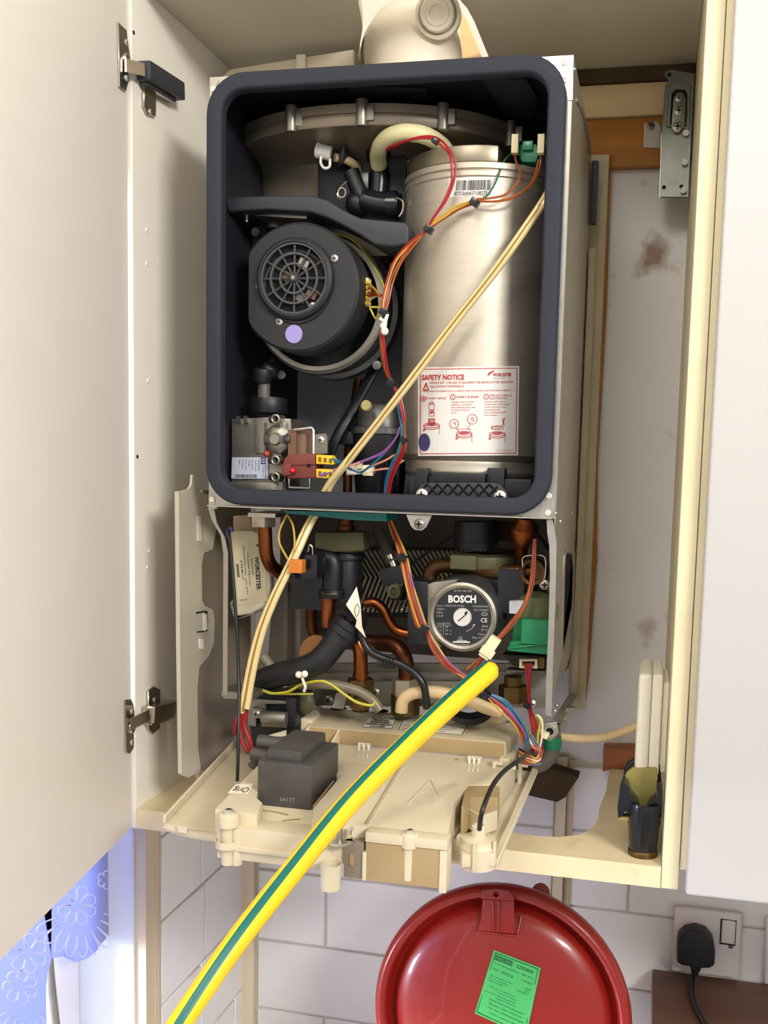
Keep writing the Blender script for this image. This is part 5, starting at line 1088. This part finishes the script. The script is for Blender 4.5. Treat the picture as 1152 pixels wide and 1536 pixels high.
lab = MB(paper); P = Print(lab, [(346, 799), (396, 800), (402, 904), (357, 911)], on_plane((0, YB-.0006, 0), (0, -1, 0)))
P.sheet(mat('packet_paper', (226, 214, 182), .55), 3, 3, .0003, (.02, .02, .98, .97))
P.text('WORCESTER', .66, .33, .80, .80, ink, rot=90, bold=.03)
P.text('Bosch Group', .535, .36, .605, .58, ink, rot=90); P.text('Greenstar 24i Junior', .42, .28, .49, .74, ink, rot=90); P.text('Optional low mois. cycle drive', .31, .18, .38, .84, ink, rot=90)
P.text('8 718 682 517', .21, .38, .28, .64, ink, rot=90); P.bar(.07, .42, .15, .60, mat('stamp', (120, 112, 96), .6)); P.text('0201027', .10, .90, .34, .925, mat('ink_soft', (90, 84, 74), .6))
P.oval(.80, .20, .05, .035, .014, ink, a0=190, a1=370)
lab.build('printing', bg, smooth=0)

# yellow and green striped tube in the foreground
yt0, yt1 = Y(741, 1000, -.08), Y(274, 1570, -.44)
hs_pts = Y3([(741, 1000, -.08), (680, 1053, -.13), (615, 1113, -.18), (524, 1204, -.25), (439, 1306, -.32), (358, 1408, -.38), (279, 1521, -.425), (247, 1572, -.44)])
view = (CAM-(yt0+yt1)/2).normalized()
ht = MB(yellow_tube); ht.use(green_tube); seg = 24
ht.use(yellow_tube); gi = ht.mats.index(green_tube)
ax_ = (yt1-yt0).normalized(); upv = (view-ax_*view.dot(ax_)).normalized(); side = ax_.cross(upv)
seg = 36
st_ = []
for k in range(seg):
    a = (360*(k+.5)/seg+180) % 360-180            # angle from the middle of the green stripe
    st_.append(gi if abs(a) < 22 or abs(a) > 158 else 0)
def rad(t): return (.0110-.0022*t)*(1 if t > .02 else math.sqrt(max(.25, 1-(1-t/.02)**2*.8)))
ht.tube(hs_pts, rad, seg, n=10, ref=upv, stripes=st_, twist=lambda t: math.radians(58-54*min(1, t*1.1)))
yt = ht.build('striped_tube', None, smooth=60)
tag(yt, 'yellow tube with green stripe lying across the open control box', 'tube')

# red expansion vessel
vt = math.radians(7); VC = V((.342, .135, -1.125)); VN = V((0, -math.cos(vt), math.sin(vt))); VU = V((0, math.sin(vt), math.cos(vt))); VR_ = .1672
vs_ = thing('expansion_vessel', (VC.x, .2, VC.z-.168), 'round red lacquered expansion vessel with green label below the cupboard', 'vessel')
vb = MB(red_lacquer)
vb.lathe([(0, .016), (.05, .0150), (.09, .012), (.12, .007), (.134, .001), (.1385, -.005), (.1415, -.012), (.1445, -.015), (.1475, -.013), (.1495, -.004), (.152, .005), (.1565, .0085), (.1605, .0075), (.1655, .002), (VR_, -.004), (VR_, -.012), (.160, -.03), (.150, -.05), (.125, -.068), (.07, -.08), (0, -.083)], VC, VN, 96)
VB = vb.build('shell', vs_, smooth=60)
vp = lambda px, py, off=0.: plane(px, py, VC+VN*(.009+off), VN)
hk = MB(red_lacquer)
hk.prism([vp(x, y, .006) for x, y in ((722, 1336), (745, 1334), (764, 1337), (771, 1346), (771, 1352), (721, 1348))], -VN*.003, [[vp(744+4.2*math.cos(k*.524), 1342+4*math.sin(k*.524), .006) for k in range(12)]])
hk.prism([vp(x, y, .004) for x, y in ((724, 1349), (771, 1352), (772, 1401), (716, 1396), (721, 1380))], -VN*.008)
for a, b in ((739, 1396), (747, 1397)): hk.tube([vp(a+1, 1352, .005), vp(a, b, .005)], .0022, 8, spline=False)
hk.tube([vp(715, 1397, .003), vp(748, 1401, .003), vp(778, 1404, .002)], .0018, 6); hk.tube([vp(777, 1402, .002), vp(781, 1385, .001), vp(783, 1372, .0)], .0018, 6)
hk.build('hanging_lug', vs_, bevel=.0008)
MB(red_lacquer).cyl(Y(811, 1338, .2), Y(813, 1342, .22), .012, 16).build('rear_port', vs_)
MB(red_lacquer).mm((VC.x-.03, VC.y+.005, -1.3695), (VC.x+.03, VC.y+.05, -1.28)).build('foot', vs_, bevel=.003)
MB(red_lacquer).lathe([(.02, 0), (.02, .006), (.0, .008)], VC-VN*.08, -VN, 20).build('rear_boss', vs_)
def vsurf(px, py, off):                            # domed face
    p = plane(px, py, VC+VN*.012, VN); r = (p-VC-VN*.012).length; h = .016-.0048*(r/.1)**2-.012*max(0, (r-.09)/.05)**2 * .5
    return plane(px, py, VC+VN*(h+.0006+off), VN)
lab = MB(green_label); P = Print(lab, [(741, 1425), (811, 1452), (789, 1555), (712, 1520)], vsurf); P.sheet(green_label, 4, 4, .0006)
P.line([(.04, .03), (.95, .03), (.96, .97), (.03, .97), (.04, .03)], .006, ink_green, .0012)
P.bar(.06, .06, .43, .13, ink_green, .0012); P.text('WINKELMANN', .07, .07, .42, .12, green_label, .0016); P.text('S205800', .52, .075, .88, .125, ink_green, .0012); P.text('5205800', .52, .075, .88, .125, ink_green, .0012) if 0 else None
for t, a_, b_, c_, d_ in (('Artikel-Expansionsgefaess', .08, .17, .6, .195), ('PED / 97/23', .66, .17, .9, .195), ('Type:', .07, .25, .2, .285), ('DUO 8', .28, .25, .5, .29), ('1.10 bar', .68, .25, .9, .28), ('Max. working pressure', .07, .36, .52, .385), ('Min. working temp.', .07, .40, .46, .425), ('Precharge', .07, .44, .36, .465), ('3.0', .8, .34, .9, .365), ('bar', .8, .38, .9, .40), ('-10/110 C', .62, .42, .86, .445),
        ('Achtung: Vor dem Einbau', .12, .52, .62, .545), ('Vordruck pruefen', .3, .56, .68, .585), ('Attention: check precharge', .06, .61, .66, .635), ('Made in Germany', .3, .65, .7, .675), ('Membranausdehnungsgefaess', .18, .70, .88, .73), ('Baujahr siehe Aufdruck', .2, .76, .86, .79), ('Nur fuer Heizungsanlagen', .2, .82, .9, .85), ('Max. temp. 90 C', .25, .89, .85, .92)):
    P.text(t, a_, b_, c_, d_, ink_green, .0012)
lab.build('green_label', vs_, smooth=0, label='green printed label, tilted')

# plug socket with black plug
sk = thing('plug_socket', Y(1060, 1465, YW-.008), 'white wall socket with rocker switch below the right cupboard', 'socket')
ys = YW-.018
MB(socket_m).prism(YY([(1012, 1362), (1014, 1361), (1111, 1372), (1112, 1374), (1107, 1465), (1105, 1467), (1009, 1456), (1008, 1454)], ys), (0, .009, 0)).build('face_plate', sk, bevel=.002)
MB(grout).prism(YY([(1017, 1359), (1115, 1370), (1111, 1470), (1012, 1460)], ys+.010), (0, .001, 0)).build('back_edge', sk)
MB(socket_m).prism(YY([(1084, 1381), (1103, 1383), (1101, 1416), (1082, 1413)], ys-.004), (0, .006, 0)).build('rocker_switch', sk, bevel=.001)
MB(hole_black).prism(YY([(1081, 1378), (1105, 1381), (1103, 1419), (1079, 1416)], ys-.0004), (0, .0005, 0), [YY([(1083, 1380), (1104, 1382.5), (1102, 1417), (1081, 1414)], ys-.0004)]).build('switch_gap', sk)
MB(alu_dark).lathe([(0, .001), (.003, .001), (.0035, 0)], Y(1096, 1420, ys), (0, -1, 0), 14).build('face_screw', sk)
pg = thing('mains_plug', Y(1044, 1455, ys-.02), 'black mains plug in the wall socket with its flex hanging down', 'plug')
pgb = MB(black_pl)
po = [(1016, 1418), (1018, 1408), (1028, 1399), (1043, 1396), (1060, 1401), (1070, 1413), (1073, 1428), (1072, 1449), (1064, 1453), (1052, 1453), (1050, 1460), (1036, 1458), (1036, 1450), (1024, 1449), (1015, 1444)]
pgb.prism(YY(po, ys-.028), (0, .0275, 0)); pgb.build('plug_body', pg, bevel=.005, bseg=3, smooth=60)
MB(black_pl).ball(Y(1021, 1408, ys-.02), .003, 8).build('nub', pg)
MB(cable_black).tube(Y3([(1043, 1455, ys-.018), (1041, 1467, ys-.022)])+[Z(1040, 1486, -1.1455), Z(1043, 1506, -1.1475), Z(1052, 1526, -1.1475), Z(1067, 1552, -1.1475)], lambda t: .0055-.0018*min(1, t*2.5), 12).build('flex', pg, smooth=60)
ep = thing('blank_plate', Y(1152, 1475, YW-.008), 'white wall plate cut by the right edge of the view', 'socket')
MB(socket_m).prism(YY([(1149, 1376), (1200, 1381), (1196, 1482), (1147, 1476)], ys+.004), (0, .006, 0)).build('face_plate', ep, bevel=.002)

# white control on the cupboard's right side, its cable, holder and battens
sx0, sx1 = .4965, .5305
zt_, zb_ = Y(980, 1011, .05).z, Y(980, 1163, .05).z
sp2 = thing('wall_control', (.52, .09, zb_), 'white plastic control box fixed to the cupboard side above the black holder', 'control box')
MB(cream_wh).mm((.5238, .055, zb_+.003), (sx1, .13, zt_-.010)).build('back_plate', sp2, bevel=.001)
MB(cream_wh).mm((.5118, .047, zb_), (.5235, .138, zt_)).build('back_shell', sp2, bevel=.003, bseg=3)
MB(cream_wh).mm((sx0, .045, zb_), (.5115, .14, zt_)).build('front_cover', sp2, bevel=.006, bseg=4)
MB(cable_cream).tube([Y(836, 1104, .13), Y(870, 1108, .13), Y(905, 1106, .12), Y(930, 1099, .11), Y(958, 1088, .10)], .0052, 12).build('cable', sp2, smooth=60, label='beige cable running to the boiler')
rwb = thing('short_batten', Y(930, 1160, .36), 'short reddish brown wood batten on the wall behind the control', 'batten')
MB(red_wood).prism(clampx(YY([(905, 1121), (1010, 1124), (1010, 1150), (914, 1155), (904, 1158), (904, 1150)], YW-.036), .5295), (0, .026, 0)).build('plank', rwb, bevel=.001)
bb = thing('dark_board', Y(815, 1200, .34), 'dark brown rough board at the wall behind the shelf cut-out', 'board')
MB(brown_hole).prism(Y3([(775, 1130, .33), (800, 1146, .33), (868, 1166, .33), (848, 1196, .33), (836, 1203, .33), (770, 1188, .33)]), (0, .03, 0)).build('board', bb)
ho = thing('plastic_holder', Z(966, 1288, ZS+.0005), 'black plastic holder with olive inside standing at right end of shelf', 'holder')
hz0 = ZS+.0008; hc2 = Z(966, 1288, ZS); hc2.y += .012; hc2.x -= .0018
yh = hc2.y-.011
MB(brass).lathe([(.0155, 0), (.0163, .001), (.0163, .005), (.015, .0065)], (hc2.x, hc2.y, hz0), (0, 0, 1), 36).build('base_ring', ho, label='dull yellow base ring')
zz = lambda y: Y(966, y, yh).z
body = MB(black_sh); hr = lambda y: .0150+.0042*(1285-y)/80
body.lathe([(.0148, hz0+.0045), (.0152, hz0+.006), (hr(1230), zz(1230)), (.0192, zz(1212)), (.0188, zz(1207)), (.017, zz(1207)), (.0165, zz(1225)), (0, zz(1225))], (hc2.x, hc2.y, 0), (0, 0, 1), 44)
body.build('cup', ho, smooth=50)
MB(black_sh).prism(YY([(942, 1178), (947, 1194), (956, 1205), (960, 1215), (942, 1222), (940, 1216), (927, 1228), (926, 1210), (929, 1185), (934, 1174)], yh+.002), (0, .026, 0)).prism(clampx(YY([(985, 1178), (985, 1197), (974, 1206), (970, 1215), (990, 1222), (994, 1228), (994, 1188)], yh+.002), .529), (0, .03, 0)).build('side_arm', ho, bevel=.003, bseg=3)
MB(black_sh).prism(clampx(YY([(934, 1175), (936, 1152), (942, 1143), (952, 1137), (975, 1137), (990, 1146), (994, 1190), (992, 1240), (942, 1240)], yh+.034), .529), (0, .008, 0)).build('hood', ho, bevel=.003, bseg=3)
MB(olive_lt).prism(YY([(936, 1175), (939, 1160), (948, 1152), (985, 1152), (988, 1178), (988, 1200), (975, 1210), (955, 1210), (946, 1200), (943, 1178)], yh+.024), (0, .008, 0)).build('inner_panel', ho, bevel=.002, label='olive inner panel')
MB(olive_lt).prism(YY([(927, 1226), (945, 1226), (945, 1232), (928, 1230)], yh+.006), (0, .014, 0)).build('arm_foot', ho)

# lace curtain and pole at the window
lc = thing('lace_curtain', (-.15, -.3, -1.45), 'pale lavender lace curtain with scalloped hem in the left window', 'curtain')
XC = -.150
def lace(outline, y0, y1, lab_, seed):
    pts = [X(a, b, XC) for a, b in outline]
    random.seed(seed)
    m2 = MB(lace_m).prism(pts, (.0012, 0, 0)); o = m2.build('lace_panel', lc, smooth=0)
    return o
l1 = lace([(60, 1100), (172, 1100), (174, 1290), (173, 1350), (168, 1385), (158, 1408), (148, 1418), (146, 1424), (132, 1436), (112, 1443), (105, 1440), (94, 1434), (76, 1437), (70, 1400), (60, 1340)], 0, 0, '', 1)
l2 = lace([(-260, 1200), (76, 1100), (76, 1380), (76, 1395), (75, 1420), (76, 1440), (70, 1458), (68, 1480), (70, 1620), (-260, 1900)], 0, 0, '', 2)
em = mat('lace_thread', (206, 210, 240), .7)
def flower(cx_, cy_, R_, r0, n_, a0=0, span=360, par=None):
    f = MB(em)
    for k in range(n_):
        a = math.radians(a0+span*k/n_); b_ = math.radians(a0+span*(k+1)/n_); mid = (a+b_)/2
        q = [X(cx_+r0*math.cos(a), cy_+r0*math.sin(a), XC+.0016), X(cx_+R_*.85*math.cos(a*.8+mid*.2), cy_+R_*.85*math.sin(a*.8+mid*.2), XC+.0016), X(cx_+R_*math.cos(mid), cy_+R_*math.sin(mid), XC+.0016), X(cx_+R_*.85*math.cos(b_*.8+mid*.2), cy_+R_*.85*math.sin(b_*.8+mid*.2), XC+.0016), X(cx_+r0*math.cos(b_), cy_+r0*math.sin(b_), XC+.0016)]
        f.tube(q, .0009, 5, n=4)
    f.build('embroidery', par, smooth=60)
flower(115, 1358, 30, 9, 8, par=l1); flower(118, 1364, 72, 38, 9, 10, 150, par=l1); flower(160, 1320, 14, 5, 6, par=l1)
flower(40, 1430, 30, 10, 7, par=l2); flower(30, 1480, 26, 8, 7, par=l2); flower(40, 1500, 70, 34, 6, 50, 100, par=l2)
po_ = thing('metal_pole', X(80, 1600, -.165), 'slim grey metal pole at the window below the lace hem', 'pole')
MB(steel_dull).tube([X(73, 1430, -.165), X(77, 1480, -.165), X(86, 1560, -.165), X(92, 1640, -.165)], .0052, 16).build('tube', po_, smooth=60)
MB(steel_dull).lathe([(.0075, 0), (.0075, .01), (.005, .012)], X(92, 1640, -.165), (0, 0, 1), 16).build('foot_ring', po_)
